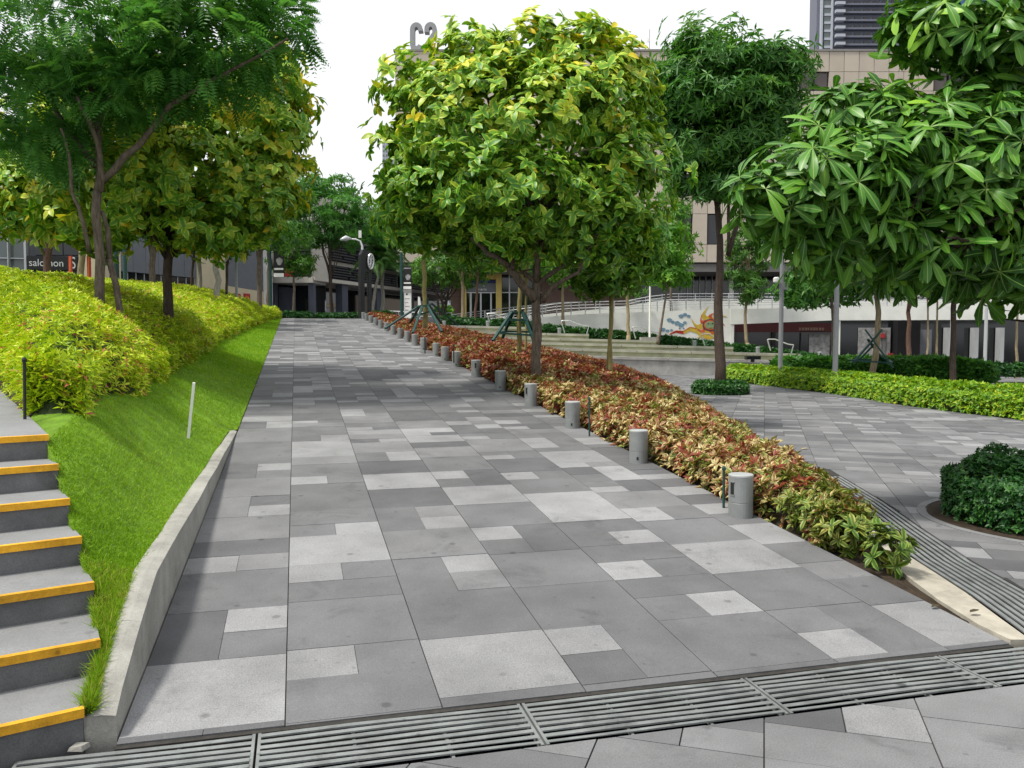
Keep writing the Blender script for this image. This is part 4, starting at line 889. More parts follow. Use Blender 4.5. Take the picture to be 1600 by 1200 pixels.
# left background row
for lb, x, y, d, tx, ty, r_, bk in (('red brown trunked tree in front of the sporting goods shop sign', 70, 440, 26, 82, 350, .12, 'bark5'), ('tan trunked tree between the two narrow orange banners', 128, 450, 30, 130, 360, .13, 'bark3'),
    ('brown trunked tree just left of the dark variegated tree trunk', 243, 455, 27, 240, 360, .11, 'bark1'), ('leaning brown trunked tree just right of the dark variegated tree trunk', 268, 452, 30, 262, 370, .10, 'bark1'),
    ('thin crooked dark tree left of the two smooth pale trunks', 297, 458, 34, 305, 380, .06, 'bark2'), ('smooth pale trunk rising at the left edge of the cream wall', 308, 458, 33, 311, 370, .105, 'barkpalm'), ('smooth pale lichened trunk in front of the cream wall', 341, 470, 30, 334, 370, .12, 'barkpalm'),
    ('thin dark crooked tree in front of the cream and grey wall seam', 350, 465, 33, 354, 390, .06, 'bark2'), ('rough brown trunked tree rising from the hedge end at the lawn', 408, 500, 37, 405, 380, .13, 'bark1'), ('grey brown trunk behind the tree at the hedge end', 419, 492, 41, 420, 385, .14, 'bark1')):
    simple('tree', lb, x, y, d, ZTOP - (.8 if d < 36 else .3), tx, ty, r_, [(tx, ty - 22, 46, 26), (tx + 28, ty - 10, 30, 20)], M['lf_mid'], 260, 7, .26, .36, M[bk], nbr=3, tone=(.3, .2), r1=r_ * .8)
def palm(label, px, py, d, z, tx, ty, r_):
    b = gb(px, py, d, z); t = thing('palm', b, label, 'palm tree', 'palms before the louvred building'); m = MB(); wood(m, (b[0], b[1], z - .1), P(tx, ty, d), r_ * 1.2, r_ * .6, .03, 10); m.build('trunk', M['barkpalm'], t, smooth=True)
    top = P(tx, ty, d); PP, DD, NN, LL = [], [], [], []
    for k in range(22):
        a = k * 2.4; el = random.uniform(.2, 1.3); dr = np.array([math.cos(a) * math.cos(el), math.sin(a) * math.cos(el), math.sin(el)]); L_ = random.uniform(1.7, 2.5)
        for j in range(26):
            f_ = (j + 3) / 29; p_ = top + dr * L_ * f_ - np.array([0, 0, 1]) * (f_ ** 2.2) * L_ * .75
            sd_ = np.cross(dr, [0, 0, 1]); sd_ /= np.linalg.norm(sd_)
            for s2 in (-1, 1): PP.append(p_); DD.append(sd_ * s2 + dr * .6 - np.array([0, 0, .5])); NN.append((0, 0, 1)); LL.append(.55 * math.sin(math.pi * (.2 + .75 * f_)))
    LL = np.array(LL); leaf_obj('crown', np.array(PP), np.array(DD), np.array(NN, float), LL, .06, .5 + .2 * rng.normal(size=len(LL)), M['lf_palm'], t, T4, .4, .2)
palm('left of the two pale palms, leaning right beside the wheel sign', 580, 492, 50, ZTOP, 594, 412, .11)
palm('right of the two pale palms, taller with the spear shoot', 596, 492, 51, ZTOP, 596, 400, .12)
sp = MB(); 

# ================================================================== TERRACES
fh = np.array([fwd[0], fwd[1], 0]); fh /= np.linalg.norm(fh)
tiers = [(880, 1330, 566, 36.0, 'lowest'), (860, 1252, 553, 37.2, 'second lowest'), (740, 1147, 542, 38.4, 'third lowest'), (690, 1030, 532, 39.6, 'third highest'), (640, 921, 522, 40.8, 'second highest'), (610, 846, 511.5, 42.0, 'highest')]
for i, (xl, xr, yr, d, nm) in enumerate(tiers):
    xl = xl - 120; yl = yr - .024 * (xr - xl); a, b = P(xl, yl, d), P(xr, yr, d); o = fh * .45
    dz = np.array([0, 0, -.115]); d2 = np.array([0, 0, -.42 if i else -1.0])
    t = thing('terrace_bench', (a + b) / 2 + d2, '%s long concrete seating step of the grass terrace' % nm, 'terrace step', 'concrete seating steps of the terrace')
    nseg = 6
    for k in range(nseg):
        p, q = a + (b - a) * (k / nseg), a + (b - a) * ((k + 1) / nseg - .002)
        MB().hexa([p + dz, q + dz, q + dz + o, p + dz + o], [p, q, q + o, p + o]).build('coping', M['bench'], t)
    a2, b2_ = a + fh * .06, b + fh * .06 - rgt * .03
    MB().hexa([a2 + d2, b2_ + d2, b2_ + d2 + o, a2 + d2 + o], [a2 + dz - .001, b2_ + dz - .001, b2_ + dz + o, a2 + dz + o]).build('riser', M['bench'], t)
    if i < 5:
        gl = np.array([0, 0, -.04]); e = fh * 1.9; s0 = np.array([0, 0, -1.2]); xx = b - rgt * .05
        struct(MB().hexa([a + o + s0, xx + o + s0, xx + e + s0, a + e + s0], [a + o + gl, xx + o + gl, xx + e + gl, a + e + gl]).build('terrace_turf', M['tread']))
# terrain behind the terraces
A0, B0, C0 = P(600, 512, 43.0), P(846, 518, 43.3), P(870, 520, 46.9)
struct(MB().hexa([(A0[0], A0[1], -.3), (B0[0], B0[1], -.3), (C0[0], C0[1], -.3), (20, 70, -.3), (5, 70, -.3)], [(A0[0], A0[1], 2.0), (B0[0], B0[1], 1.9), (C0[0], C0[1], 1.9), (20, 70, 2.1), (5, 70, 2.1)]).build('upper_terrace', M['pave2']))
def pxhedge(name, label, pts, h, wdt, n, m, Ln=.12, tone=.5, core='core_green', grow=.2):
    A = [P(*p) for p in pts]; zt = interp([(k, A[k][2]) for k in range(len(A))])
    Q = []; fine = []
    for k in range(len(A) - 1):
        for f_ in np.linspace(0, 1, 7)[:(7 if k == len(A) - 2 else 6)]: fine.append(A[k] + (A[k + 1] - A[k]) * f_)
    fine = np.array(fine); L_ = fine[:, :2]; B_ = L_ + fh[None, :2] * wdt
    ax_ = L_ @ rgt[:2]; o_ = np.argsort(ax_)
    gf = lambda x, y: np.interp(np.asarray(x) * rgt[0] + np.asarray(y) * rgt[1], ax_[o_], fine[o_, 2]) - h
    return hedge(name, label, L_, B_, gf, h, n, Ln, .5, lambda x, y: tone + .2 * rng.normal(size=np.shape(x)), m, M[core], nl=6, edge=.12, lumps=.05, coref=.88, grow=grow)
pxhedge('hedge', 'low dark green hedge behind the highest terrace step', [(680, 495, 43), (846, 505, 43)], .5, .8, 1500, M['lf_box'])
pxhedge('hedge', 'low dark green hedge beyond the main tree trunk at the white wall', [(849, 508, 43), (1030, 524, 42)], .55, .8, 1600, M['lf_box'])
pxhedge('hedge', 'low dark green hedge under the sun mural', [(1034, 525, 42), (1145, 539, 41)], .5, .8, 1100, M['lf_box'])
pxhedge('hedge', 'low dark green hedge stepping down in front of the dark shop', [(1148, 538, 41), (1290, 556, 39)], .5, .8, 1300, M['lf_box'])
pxhedge('hedge', 'dark clipped hedge right of the blue grey column at the ramp top', [(491, 491, 46), (600, 490, 46)], .32, .7, 800, M['lf_box'], tone=.4)
pxhedge('hedge', 'dark clipped hedge left of the blue grey column at the ramp top', [(440, 488, 45), (484, 489, 45)], .36, .7, 500, M['lf_box'], tone=.4)
pxhedge('hedge', 'dark green hedge behind the far end of the red bed', [(580, 487, 44.5), (612, 488, 44.5)], .36, .7, 300, M['lf_box'], tone=.5)
pxhedge('hedge', 'feathery dark green planting behind the lime hedge', [(1230, 562, 28), (1360, 563, 27), (1500, 563, 25), (1560, 572, 24)], .6, 1.6, 3000, M['lf_dark'], .16, .35)
pxhedge('hedge', 'small clipped green hedge at the far right before the shop', [(1556, 570, 29), (1660, 572, 29)], .4, .9, 600, M['lf_box'])
pxhedge('shrub_hedge', 'bright green bush by the brown shop corner', [(680, 478, 52), (706, 480, 52)], .7, .8, 300, M['lf_bright'])

# ================================================================== FACADES
class Fac:
    def __init__(s, a, b):            # a, b: (px, depth) of the ends of a vertical plane
        p, q = P(a[0], 530, a[1]), P(b[0], 530, b[1]); s.o = p[:2]; s.u = (q - p)[:2]; s.len = np.linalg.norm(s.u); s.u = s.u / s.len
        s.n = np.array([s.u[1], -s.u[0]]);
        if s.n @ (-s.o) < 0: s.n = -s.n
    def uz(s, x, y):
        r = ray(x, y); t = (s.o @ s.n - CAM[:2] @ s.n) / (r[:2] @ s.n); p = CAM + r * t; return float((p[:2] - s.o) @ s.u), float(p[2])
    def pt(s, u, z, d=0): q = s.o + s.u * u + s.n * d; return (q[0], q[1], z)
    def box(s, mb, u0, u1, z0, z1, d0, d1):
        return mb.hexa([s.pt(u0, z0, d1), s.pt(u1, z0, d1), s.pt(u1, z0, d0), s.pt(u0, z0, d0)], [s.pt(u0, z1, d1), s.pt(u1, z1, d1), s.pt(u1, z1, d0), s.pt(u0, z1, d0)])
    def pbox(s, mb, x0, x1, y0, y1, d0, d1):     # levels read at the left end, so long bands stay level
        u0, z1 = s.uz(x0, y0); _, z0 = s.uz(x0, y1); u1, _ = s.uz(x1, y0); return s.box(mb, u0, u1, min(z0, z1), max(z0, z1), d0, d1)
    def poly(s, mb, pts, d0, d1, px=True):
        q = [s.uz(*p) for p in pts] if px else pts; n = len(q)
        return mb.add([s.pt(u, z, d1) for u, z in q] + [s.pt(u, z, d0) for u, z in q], [tuple(range(n)), tuple(range(n, 2 * n))[::-1]] + [(i, n + i, n + (i + 1) % n, (i + 1) % n) for i in range(n)])
def part(fac, name, m, parent, x0, x1, y0, y1, d0, d1): return fac.pbox(MB(), x0, x1, y0, y1, d0, d1).build(name, M[m], parent)
def text_part(fac, txt, m, parent, x0, x1, y0, y1, d, name='lettering'):
    cu = bpy.data.curves.new('t', 'FONT'); cu.body = txt; cu.extrude = .01; to = bpy.data.objects.new('t', cu); col.objects.link(to); bpy.context.view_layer.update()
    me = bpy.data.meshes.new_from_object(to.evaluated_get(bpy.context.evaluated_depsgraph_get())); v = np.array([q.co[:] for q in me.vertices]); f = [tuple(q.vertices) for q in me.polygons]
    bpy.data.objects.remove(to)
    mn, mxx = v.min(0), v.max(0); u0, zt = fac.uz(x0, y0); u1, _ = fac.uz(x1, y0); _, zb = fac.uz(x0, y1); fl = 1
    mb = MB().add([fac.pt(u0 + (a - mn[0]) / (mxx[0] - mn[0]) * (u1 - u0), zb + (b - mn[1]) / (mxx[1] - mn[1]) * (zt - zb), d + .012 + c) for a, b, c in v], f)
    return mb.build(name, M[m], parent)
# ---- beige office building
F = Fac((618, 64), (1760, 64)); ob = thing('office_building', (*F.pt(10, 0)[:2], 0), 'long beige panelled office building behind the plaza, with roof letters', 'building')
rowsY = [80, 112, 142, 205, 272, 306, 334, 382, 410]
F.pbox(MB(), 618, 1760, 82, 408, -14, -.26).build('wall', M['joint'], ob)
colsX = list(range(620, 988, 92)) + list(range(988, 1620, 23)) + [1632, 1700, 1758]
wins = set()
for c in (1011, 1034, 1241, 1264, 1448, 1471): wins.add((c, 112))
for c in (1057, 1103, 1195, 1241, 1333, 1379, 1471, 1517):
    for r_ in (272, 334): wins.add((c, r_))
def uzr(px): return F.uz(px, 530)[0]
Zr = [F.uz(800, y)[1] for y in rowsY]
for ci in range(len(colsX) - 1):
    for ri in range(8):
        x0, x1 = colsX[ci], colsX[ci + 1]; u0, u1 = uzr(x0) + .02, uzr(x1) - .02
        if (x0, rowsY[ri]) in wins:
            wn = MB(); F.box(wn, u0 + .06, u1 - .06, Zr[ri + 1] + .06, Zr[ri] - .06, -.24, -.18); wo_ = wn.build('window', M['glassb' if rowsY[ri] == 112 else 'glassd'], ob)
            fr = MB(); F.box(fr, u0, u1, Zr[ri + 1] + .0, Zr[ri + 1] + .07, -.24, -.05); F.box(fr, u0 - .0, u0 + .07, Zr[ri + 1] + .071, Zr[ri], -.24, -.06); fr.build('frame', M['black'], wo_)
        else: F.box(MB(), u0, u1, Zr[ri + 1] + .015, Zr[ri] - .015, -.25, random.uniform(-.006, .006)).build('panel', M['beige'], ob)
F.box(MB(), 0, F.len, Zr[0] + .002, Zr[0] + .14, -14, .06).build('coping', M['soffit'], ob)
F.pbox(MB(), 618, 1760, 411, 424, -6, -.4).build('soffit', M['soffit'], ob)
# ground floor set back under the overhang
F2 = Fac((700, 67), (1760, 67))
for nm, m_, x0, x1, y0, y1, d0, d1 in [('wall', 'brown', 704, 727, 424, 540, -1, .1), ('wall', 'brown', 846, 992, 424, 540, -1, .1), ('shopfront', 'glassd', 727, 846, 424, 540, -.6, -.5), ('shopfront', 'glassd', 992, 1760, 424, 540, -2.5, -2.2),
        ('column', 'yellowwall', 721, 729, 428, 503, .1, .5), ('column', 'yellowwall', 775, 784, 424, 503, .1, .5), ('beam', 'yellowwall', 729, 775, 424, 437, .1, .4), ('sign_band', 'navy', 729, 775, 438, 443, .0, .25), ('sign_board', 'signgrey', 729, 775, 443, 455.5, .0, .2),
        ('mullion', 'alum', 795, 797, 424, 503, -.5, -.2), ('transom', 'alum', 784, 846, 456, 457.5, -.5, -.22), ('door_frame', 'alum', 734, 737, 457, 503, -.2, .1), ('door_frame', 'alum', 750, 752.5, 457, 503, -.2, .1), ('door_frame', 'alum', 766, 768.5, 457, 503, -.2, .1), ('transom', 'alum', 729, 775, 456, 458, -.2, .08),
        ('column', 'whitewall', 1140, 1147, 424, 480, -.6, 0), ('column', 'whitewall', 1300, 1308, 424, 480, -.6, 0), ('window', 'glassd', 872, 881, 440, 453, .0, .14), ('window', 'glassd', 893, 902, 439, 453, .0, .14), ('window', 'glassd', 913, 920, 440, 454, .0, .14), ('window', 'glassd', 935, 945, 438, 452, .0, .14)]:
    part(F2, nm, m_, ob, x0, x1, y0, y1, d0, d1)
for x in (1004, 1018, 1072, 1082, 1092, 1102, 1112, 1122, 1195, 1230): part(F2, 'mullion', 'alum', ob, x, x + .9, 426, 472, -2.15, -2.05)
for x0, x1, y0, y1 in ((754, 755, 445, 448), (756, 757.4, 445, 448), (748, 749, 451, 454), (751, 754, 451.5, 454), (756, 757, 451, 454), (758.5, 760, 451.5, 454)): part(F2, 'sign_mark', 'letter', ob, x0, x1, y0, y1, .2, .22)
# roof letters C2
def stroke(fac, pts, w_, m_, name, d0=0.0, d1=.7):
    mb = MB(); n = len(pts); L_, R_ = [], []
    for i in range(n):
        a = np.array(pts[max(i - 1, 0)]); b = np.array(pts[min(i + 1, n - 1)]); t_ = (b - a) / max(np.linalg.norm(b - a), 1e-6); nn = np.array([-t_[1], t_[0]]) * w_ / 2
        L_.append(np.array(pts[i]) + nn); R_.append(np.array(pts[i]) - nn)
    for i in range(n - 1): fac.poly(mb, [L_[i], R_[i], R_[i + 1], L_[i + 1]], d0, d1, px=False)
    return mb
F3 = Fac((618, 67), (1760, 67))
def pu(l): return [F3.uz(x, y) for x, y in l]
arc = lambda cx, cy, rx, ry_, a0, a1, n=8: [(cx + rx * math.cos(R(a0 + (a1 - a0) * i / n)), cy - ry_ * math.sin(R(a0 + (a1 - a0) * i / n))) for i in range(n + 1)]
c_pts = [(658.5, 53)] + arc(652, 51, 6.3, 7.5, 10, 180) + [(645.7, 74)] + arc(652, 74, 6.3, 6, 180, 350)
t = thing('roof_letter', F3.pt(*F3.uz(652, 82)), 'grey block letter C standing on the office roof', 'sign letter'); stroke(F3, pu(c_pts), .36, 'x', 'C').build('letter', M['greypole'], t)
s_pts = [(668, 55)] + arc(674, 50, 6, 7, 180, 0) + [(680, 57), (668.5, 74), (668.5, 81), (682, 81)]
t = thing('roof_letter', F3.pt(*F3.uz(674, 82)), 'grey block digit 2 standing on the office roof beside the C', 'sign letter'); stroke(F3, pu(s_pts), .36, 'x', '2').build('letter', M['greypole'], t)
an = thing('antenna', F3.pt(*F3.uz(1015, 80)), 'thin lightning rod with a small camera on the beige roof', 'antenna'); F3.pbox(MB(), 1014.7, 1015.5, 46, 80, 0, .04).build('rod', M['greypole'], an); F3.pbox(MB(), 1011, 1014.5, 61, 66, 0, .15).build('camera_head', M['white'], an)
# ---- towers
F4 = Fac((1276, 200), (1420, 200)); tw = thing('tower', (*F4.pt(8, 0)[:2], 0), 'slate grey high-rise tower rising behind the beige roof', 'building')
F4.pbox(MB(), 1279, 1420, -90, 600, -5, -.3).build('wall', M['towerdark'], tw)
F4.pbox(MB(), 1284, 1287, -90, 480, -.3, .5).build('pier', M['towerpale'], tw); F4.pbox(MB(), 1300, 1303, -90, 480, -.3, .5).build('pier', M['towerpale'], tw)
fl = 12.6
for k in range(12):
    yb = 73 - fl * k
    wn = F4.pbox(MB(), 1287.2, 1299.8, yb - 9.5, yb - 1, -.3, .1).build('window', M['glassgreen'], tw); F4.pbox(MB(), 1287.2, 1299.8, yb - .9, yb + 2.8, -.3, .3).build('spandrel', M['towerpale'], tw)
    F4.pbox(MB(), 1303.5, 1318, yb - 5, yb - .5, -.3, 1.2).build('balcony', M['towerpale'], tw)
    for c in range(6): F4.pbox(MB(), 1321 + c * 14.5, 1331 + c * 14.5, yb - 9, yb - 5, -.3, -.1).build('window', M['glassd'], tw)
    F4.pbox(MB(), 1319, 1418, yb - 3.5, yb - .5, -.3, .7).build('balcony', M['towerdark'], tw)
F5 = Fac((1450, 160), (1580, 160)); tb = thing('tower', (*F5.pt(8, 0)[:2], 0), 'blue glass tower glimpsed through the leaves at the upper right', 'building')
F5.pbox(MB(), 1468, 1570, -90, 43, -15, -.1).build('wall', M['glassblue'], tb); F5.pbox(MB(), 1464, 1574, 43, 600, -15, .4).build('podium', M['beige'], tb)
for k in range(9): F5.pbox(MB(), 1468, 1570, 43 - 15 * k - 1.2, 43 - 15 * k, -.1, .06).build('spandrel', M['towerdark'], tb)
F6 = Fac((590, 300), (615, 300)); t6 = thing('tower', (*F6.pt(2, 0)[:2], 0), 'pale distant apartment tower between the two variegated trees', 'building'); F6.pbox(MB(), 597, 618, 200, 600, -12, 0).build('wall', M['towerpale'], t6)
for k in range(9):
    for c in range(4): F6.pbox(MB(), 598.2 + c * 4.5, 600.6 + c * 4.5, 206 + k * 7, 209.5 + k * 7, 0, .15).build('window', M['glassgreen'], t6)
F7 = Fac((680, 160), (705, 160)); t7 = thing('tower', (*F7.pt(2, 0)[:2], 0), 'pale distant apartment block seen past the brown shop corner', 'building'); F7.pbox(MB(), 684, 712, 432, 640, -12, 0).build('wall', M['towerpale'], t7)
for k in range(7):
    for c in range(3): F7.pbox(MB(), 687 + c * 7, 691 + c * 7, 436 + k * 8, 440.5 + k * 8, 0, .1).build('window', M['glassgreen'], t7)
# ---- white switchback ramp with the mural
FW = Fac((690, 47), (1760, 47)); ww = thing('ramp_wall', (*FW.pt(10, 0)[:2], 0), 'white concrete wall of the access ramp behind the terraces', 'wall')
FW.poly(MB(), [(740, 503), (800, 499.5), (890, 492), (962, 489), (1049, 486), (1130, 483), (1141, 483), (1141, 600), (740, 600)], -.3, 0).build('wall', M['whitewall'], ww)
FW.poly(MB(), [(1141.2, 483), (1300, 480), (1460, 478), (1760, 476), (1760, 499), (1300, 500.5), (1141.2, 507)], -.3, .05).build('fascia', M['whitewall'], ww)
part(FW, 'pillar', 'whitewall', ww, 1141.3, 1147, 507.2, 590, -.3, .02)
for x in (1307, 1640): part(FW, 'pillar', 'whitewall', ww, x, x + 7, 500.6, 600, -.5, -.05)
FW2 = Fac((690, 50), (1760, 50)); FW2.poly(MB(), [(780, 499), (870, 489), (960, 480), (1034, 470), (1760, 467), (1760, 496), (1141, 496), (1141, 520), (780, 520)], -.3, 0).build('parapet', M['whitewall'], ww)
rl = thing('railing', (*FW.pt(10, 2)[:2], 2), 'long steel railing with posts along the white ramp wall', 'railing')
tops = [(705, 492), (800, 480), (890, 471.5), (962, 471), (1130, 466), (1300, 463), (1500, 461)]; bots = [(740, 503), (800, 499.5), (890, 492), (962, 489), (1130, 483), (1300, 480), (1500, 477)]
tf = interp([(a, b) for a, b in tops]); bf = interp([(705, 506)] + bots)
for k in range(4):
    pp = [FW.pt(*FW.uz(x, tf(x) + (bf(x) - tf(x)) * k * .22), -.1) for x in np.linspace(705, 1500, 22)]; MB().tube(pp, .028 if k == 0 else .018, 6).build('rail', M['steel'], rl)
for x in np.arange(735, 1500, 22.5): MB().bar(FW.pt(*FW.uz(x, tf(x)), -.1), FW.pt(*FW.uz(x, bf(x) + 3), -.1), .05).build('post', M['steel'], rl)
rl2 = thing('railing', (*FW2.pt(10, 2)[:2], 2), 'upper steel railing on the higher flight of the white ramp', 'railing')
tf2 = interp([(760, 490), (880, 473), (986, 470), (1034, 459), (1600, 458)])
for k in range(3): MB().tube([FW2.pt(*FW2.uz(x, tf2(x) + k * 4.5), -.12) for x in np.linspace(760, 1600, 24)], .026 if k == 0 else .018, 6).build('rail', M['steel'], rl2)
for x in np.arange(775, 1600, 26): MB().bar(FW2.pt(*FW2.uz(x, tf2(x)), -.12), FW2.pt(*FW2.uz(x, tf2(x) + 13), -.12), .045).build('post', M['steel'], rl2)
# dark shop under the ramp
FS = Fac((1140, 53), (1760, 53)); sh = thing('shopfront', (*FS.pt(8, 0)[:2], 0), 'dark shopfront under the white ramp with a dark red sign band', 'shop')
part(FS, 'window', 'glassd', sh, 1141, 1300, 495, 600, -.5, 0); part(FS, 'sign_band', 'darkred', sh, 1147, 1306, 505, 519, .05, .3); part(FS, 'poster', 'poster', sh, 1264, 1296, 522, 575, .02, .06)
for k in range(9): part(FS, 'sign_mark', 'brown', sh, 1246 + k * 4.4, 1248.6 + k * 4.4 + (k % 3) * .4, 512, 516.5, .3, .33)
for x in (1165, 1205, 1250): part(FS, 'mullion', 'black', sh, x, x + 1.2, 520, 600, 0, .1)
sh2 = thing('shopfront', (*FS.pt(20, 0)[:2], 0), 'dark arcade of shop windows and grey piers at the far right', 'shop')
part(FS, 'window', 'glassd', sh2, 1318, 1760, 496, 600, -.8, -.4); part(FS, 'wall', 'louvback', sh2, 1400, 1435, 500, 600, -.4, .3)
for x0, x1, y0, y1, m_ in ((1345, 1395, 512, 560, 'poster'), (1435, 1460, 515, 560, 'signgrey'), (1380, 1390, 515, 560, 'white'), (1372, 1386, 521, 528, 'red'), (1390, 1400, 552, 562, 'red')): part(FS, 'display_panel', m_, sh2, x0, x1, y0, y1, -.39 + .02 * (m_ != 'poster'), -.3 + .05 * (m_ == 'red'))
for x in (1478, 1520, 1560): part(FS, 'pier', 'alum', sh2, x, x + 7, 512, 600, -.3, .2)
# mural painted on the white wall
mu = thing('mural', FW.pt(*FW.uz(1080, 515), .002), 'painted mural of a flaming yellow sun face with blue clouds on the white wall', 'mural')
M['mu_y'] = mat('mural_yellow', (.55, .38, .05), var=.2, scale=4); M['mu_o'] = mat('mural_orange', (.55, .10, .03), var=.2, scale=4); M['mu_b'] = mat('mural_blue', (.16, .27, .36), var=.3, scale=6); M['mu_p'] = mat('mural_purple', (.07, .03, .09), var=.2); M['mu_g'] = mat('mural_green', (.22, .32, .16), var=.2, scale=6); M['mu_r'] = mat('mural_red', (.42, .03, .025), var=.2)
def flat(name, m_, pts, d, par=mu): return FW.poly(MB(), pts, d, d + .006).build(name, M[m_], par)
sc0 = (1110, 508)
for k in range(11):
    a = k * 2 * math.pi / 11 + .2; L_ = 27 if k % 2 else 21; w_ = 9.5 if k % 2 else 6.5; pl, pr_ = [], []
    for i in range(7):
        f_ = i / 6; r_ = 9 + (L_ - 9) * f_ * (1.15 if k in (2, 3, 5) else 1); aa = a + .28 * math.sin(f_ * 4.5); ww_ = w_ * (1 - f_ ** 1.5) / 2 + .15
        x, y = sc0[0] + r_ * math.cos(aa) * 1.1, sc0[1] - r_ * math.sin(aa); pl.append((x - math.sin(aa) * ww_, y - math.cos(aa) * ww_)); pr_.append((x + math.sin(aa) * ww_, y + math.cos(aa) * ww_))
    for i in range(6): flat('ray', 'mu_y' if k % 2 else 'mu_o', [pl[i], pl[i + 1], pr_[i + 1], pr_[i]], .008)
flat('disc_border', 'mu_p', [(sc0[0] + 12.5 * math.cos(a), sc0[1] - 9.5 * math.sin(a)) for a in np.linspace(0, 2 * math.pi, 25)[:-1]], .015)
flat('disc', 'mu_o', [(sc0[0] + 10.8 * math.cos(a), sc0[1] - 8 * math.sin(a)) for a in np.linspace(0, 2 * math.pi, 25)[:-1]], .022)
flat('face', 'mu_g', [(sc0[0] + 8.8 * math.cos(a), sc0[1] - 6.2 * math.sin(a)) for a in np.linspace(0, 2 * math.pi, 25)[:-1]], .029)
for x, y in ((1106.5, 506), (1113, 505.5)): flat('eye', 'mu_p', [(x + 1.3 * math.cos(a), y - 1.1 * math.sin(a)) for a in np.linspace(0, 6.28, 9)[:-1]], .036)
flat('mouth', 'mu_r', [(1105, 511), (1109, 512.5), (1114, 511), (1109.5, 513.6)], .036)
rib = [(1046, 523), (1056, 518.5), (1068, 520), (1078, 514.5), (1088, 517), (1096, 524), (1108, 527), (1118, 524)]
for i in range(len(rib) - 1):
    (x0, y0), (x1, y1) = rib[i], rib[i + 1]; w0, w1 = 1.2 + min(i, 4) * 1.5, 1.2 + min(i + 1, 4) * 1.5
    flat('ribbon', 'mu_r' if i < 2 else 'mu_y', [(x0, y0 - w0 / 2), (x1, y1 - w1 / 2), (x1, y1 + w1 / 2), (x0, y0 + w0 / 2)], .009); flat('ribbon_edge', 'mu_o', [(x0, y0 - w0 / 2 - 1), (x1, y1 - w1 / 2 - 1), (x1, y1 - w1 / 2), (x0, y0 - w0 / 2)], .016)
for x, y, r_ in ((1064, 494, 4), (1070, 491.5, 3.5), (1058, 505, 4.5), (1064, 508, 4.5), (1070, 504, 3), (1046, 500, 4), (1051, 503, 3), (1076, 494, 3), (1036, 515, 4), (1043, 517, 3), (1049, 516, 2.5), (1062, 513, 1.5), (1068, 513, 1.5)):
    flat('cloud', 'mu_b', [(x + r_ * (1 + .18 * math.sin(5 * a)) * math.cos(a), y - r_ * .75 * math.sin(a)) for a in np.linspace(0, 6.283, 15)[:-1]], .008 + .0005 * (x % 7))
# ---- louvred building
FA = Fac((489, 57), (705, 80)); FB = Fac((415, 57.2), (489, 57)); lv = thing('louvred_building', (*FA.pt(4, 0)[:2], ZTOP), 'pale building with dark louvre panels over a shop arcade at the ramp top', 'building')
zA = lambda y: FA.uz(490, y)[1]; uA = lambda x: FA.uz(x, 500)[0]; uB = lambda x: FB.uz(x, 500)[0]; zB = lambda y: FB.uz(460, y)[1]
FA.box(MB(), 0, FA.len + 6, zA(436), zA(296), -8, -.2).build('wall', M['concgrey'], lv); FA.box(MB(), -.05, FA.len + 6, zA(438.5), zA(433), -3, .25).build('fascia', M['concgrey'], lv)
FB.box(MB(), 0, FB.len, zB(436), zB(296), -8, -.1).build('wall', M['concgrey'], lv); FB.box(MB(), 0, FB.len + .1, zB(442), zB(433), -3, .2).build('fascia', M['concgrey'], lv)
def louvres(fac, u0, u1, z0, z1, name='louvre_panel', rows=7):
    p = MB(); fac.box(p, u0, u1, z0, z1, -.19, .02); po = p.build(name, M['louvback'], lv); sl = MB(); pit = (z1 - z0) / rows
    for r_ in range(rows):
        u = u0 + .06
        while u < u1 - .3:
            L_ = min(random.choice([1.2, 2.0, 2.6, 3.2]), u1 - .06 - u); za = z0 + pit * (r_ + .22); fac.box(sl, u, u + L_, za, za + pit * .5, .03, .16); u += L_ + (.35 if random.random() < .5 else .06)
    sl.build('slats', M['louvre'], po, kind='stuff')
for u0, u1 in ((uA(518), uA(563)), (uA(566), uA(620)), (uA(625), uA(700))):
    louvres(FA, u0, u1, zA(434.5), zA(409), rows=6); louvres(FA, u0, u1, zA(402), zA(366), rows=8); louvres(FA, u0, u1, zA(360), zA(322), rows=8)
louvres(FB, uB(462), uB(486), zB(432), zB(345), rows=18); part(FB, 'red_panel', 'red', lv, 442, 461, 404, 432.5, -.1, .08)
for f_, x0, x1 in ((FB, 482, 490), (FA, 536, 545), (FA, 590, 598), (FA, 640, 648), (FB, 425, 430)):
    u0, u1 = (uA(x0), uA(x1)) if f_ is FA else (uB(x0), uB(x1)); z_ = zA(438.6) if f_ is FA else zB(442.1); f_.box(MB(), u0, u1, ZTOP, z_, -.6, -.05).build('column', M['bluegrey'], lv)
FA.box(MB(), 0, FA.len + 6, ZTOP, zA(438.6), -3.6, -3.2).build('shopfront', M['glassd'], lv); FB.box(MB(), 0, FB.len, ZTOP, zB(442.1), -3.3, -3.0).build('shopfront', M['glassd'], lv)
FA.box(MB(), uA(497), uA(527), zA(476), zA(462), -3.15, -3.0).build('shop_sign', M['darkred'], lv); FA.box(MB(), uA(552), uA(590), zA(474), zA(466), -3.15, -3.0).build('shop_sign', M['cream'], lv); FB.box(MB(), uB(428), uB(442), ZTOP, zB(447), -2.9, -1).build('wall', M['bluegrey'], lv)
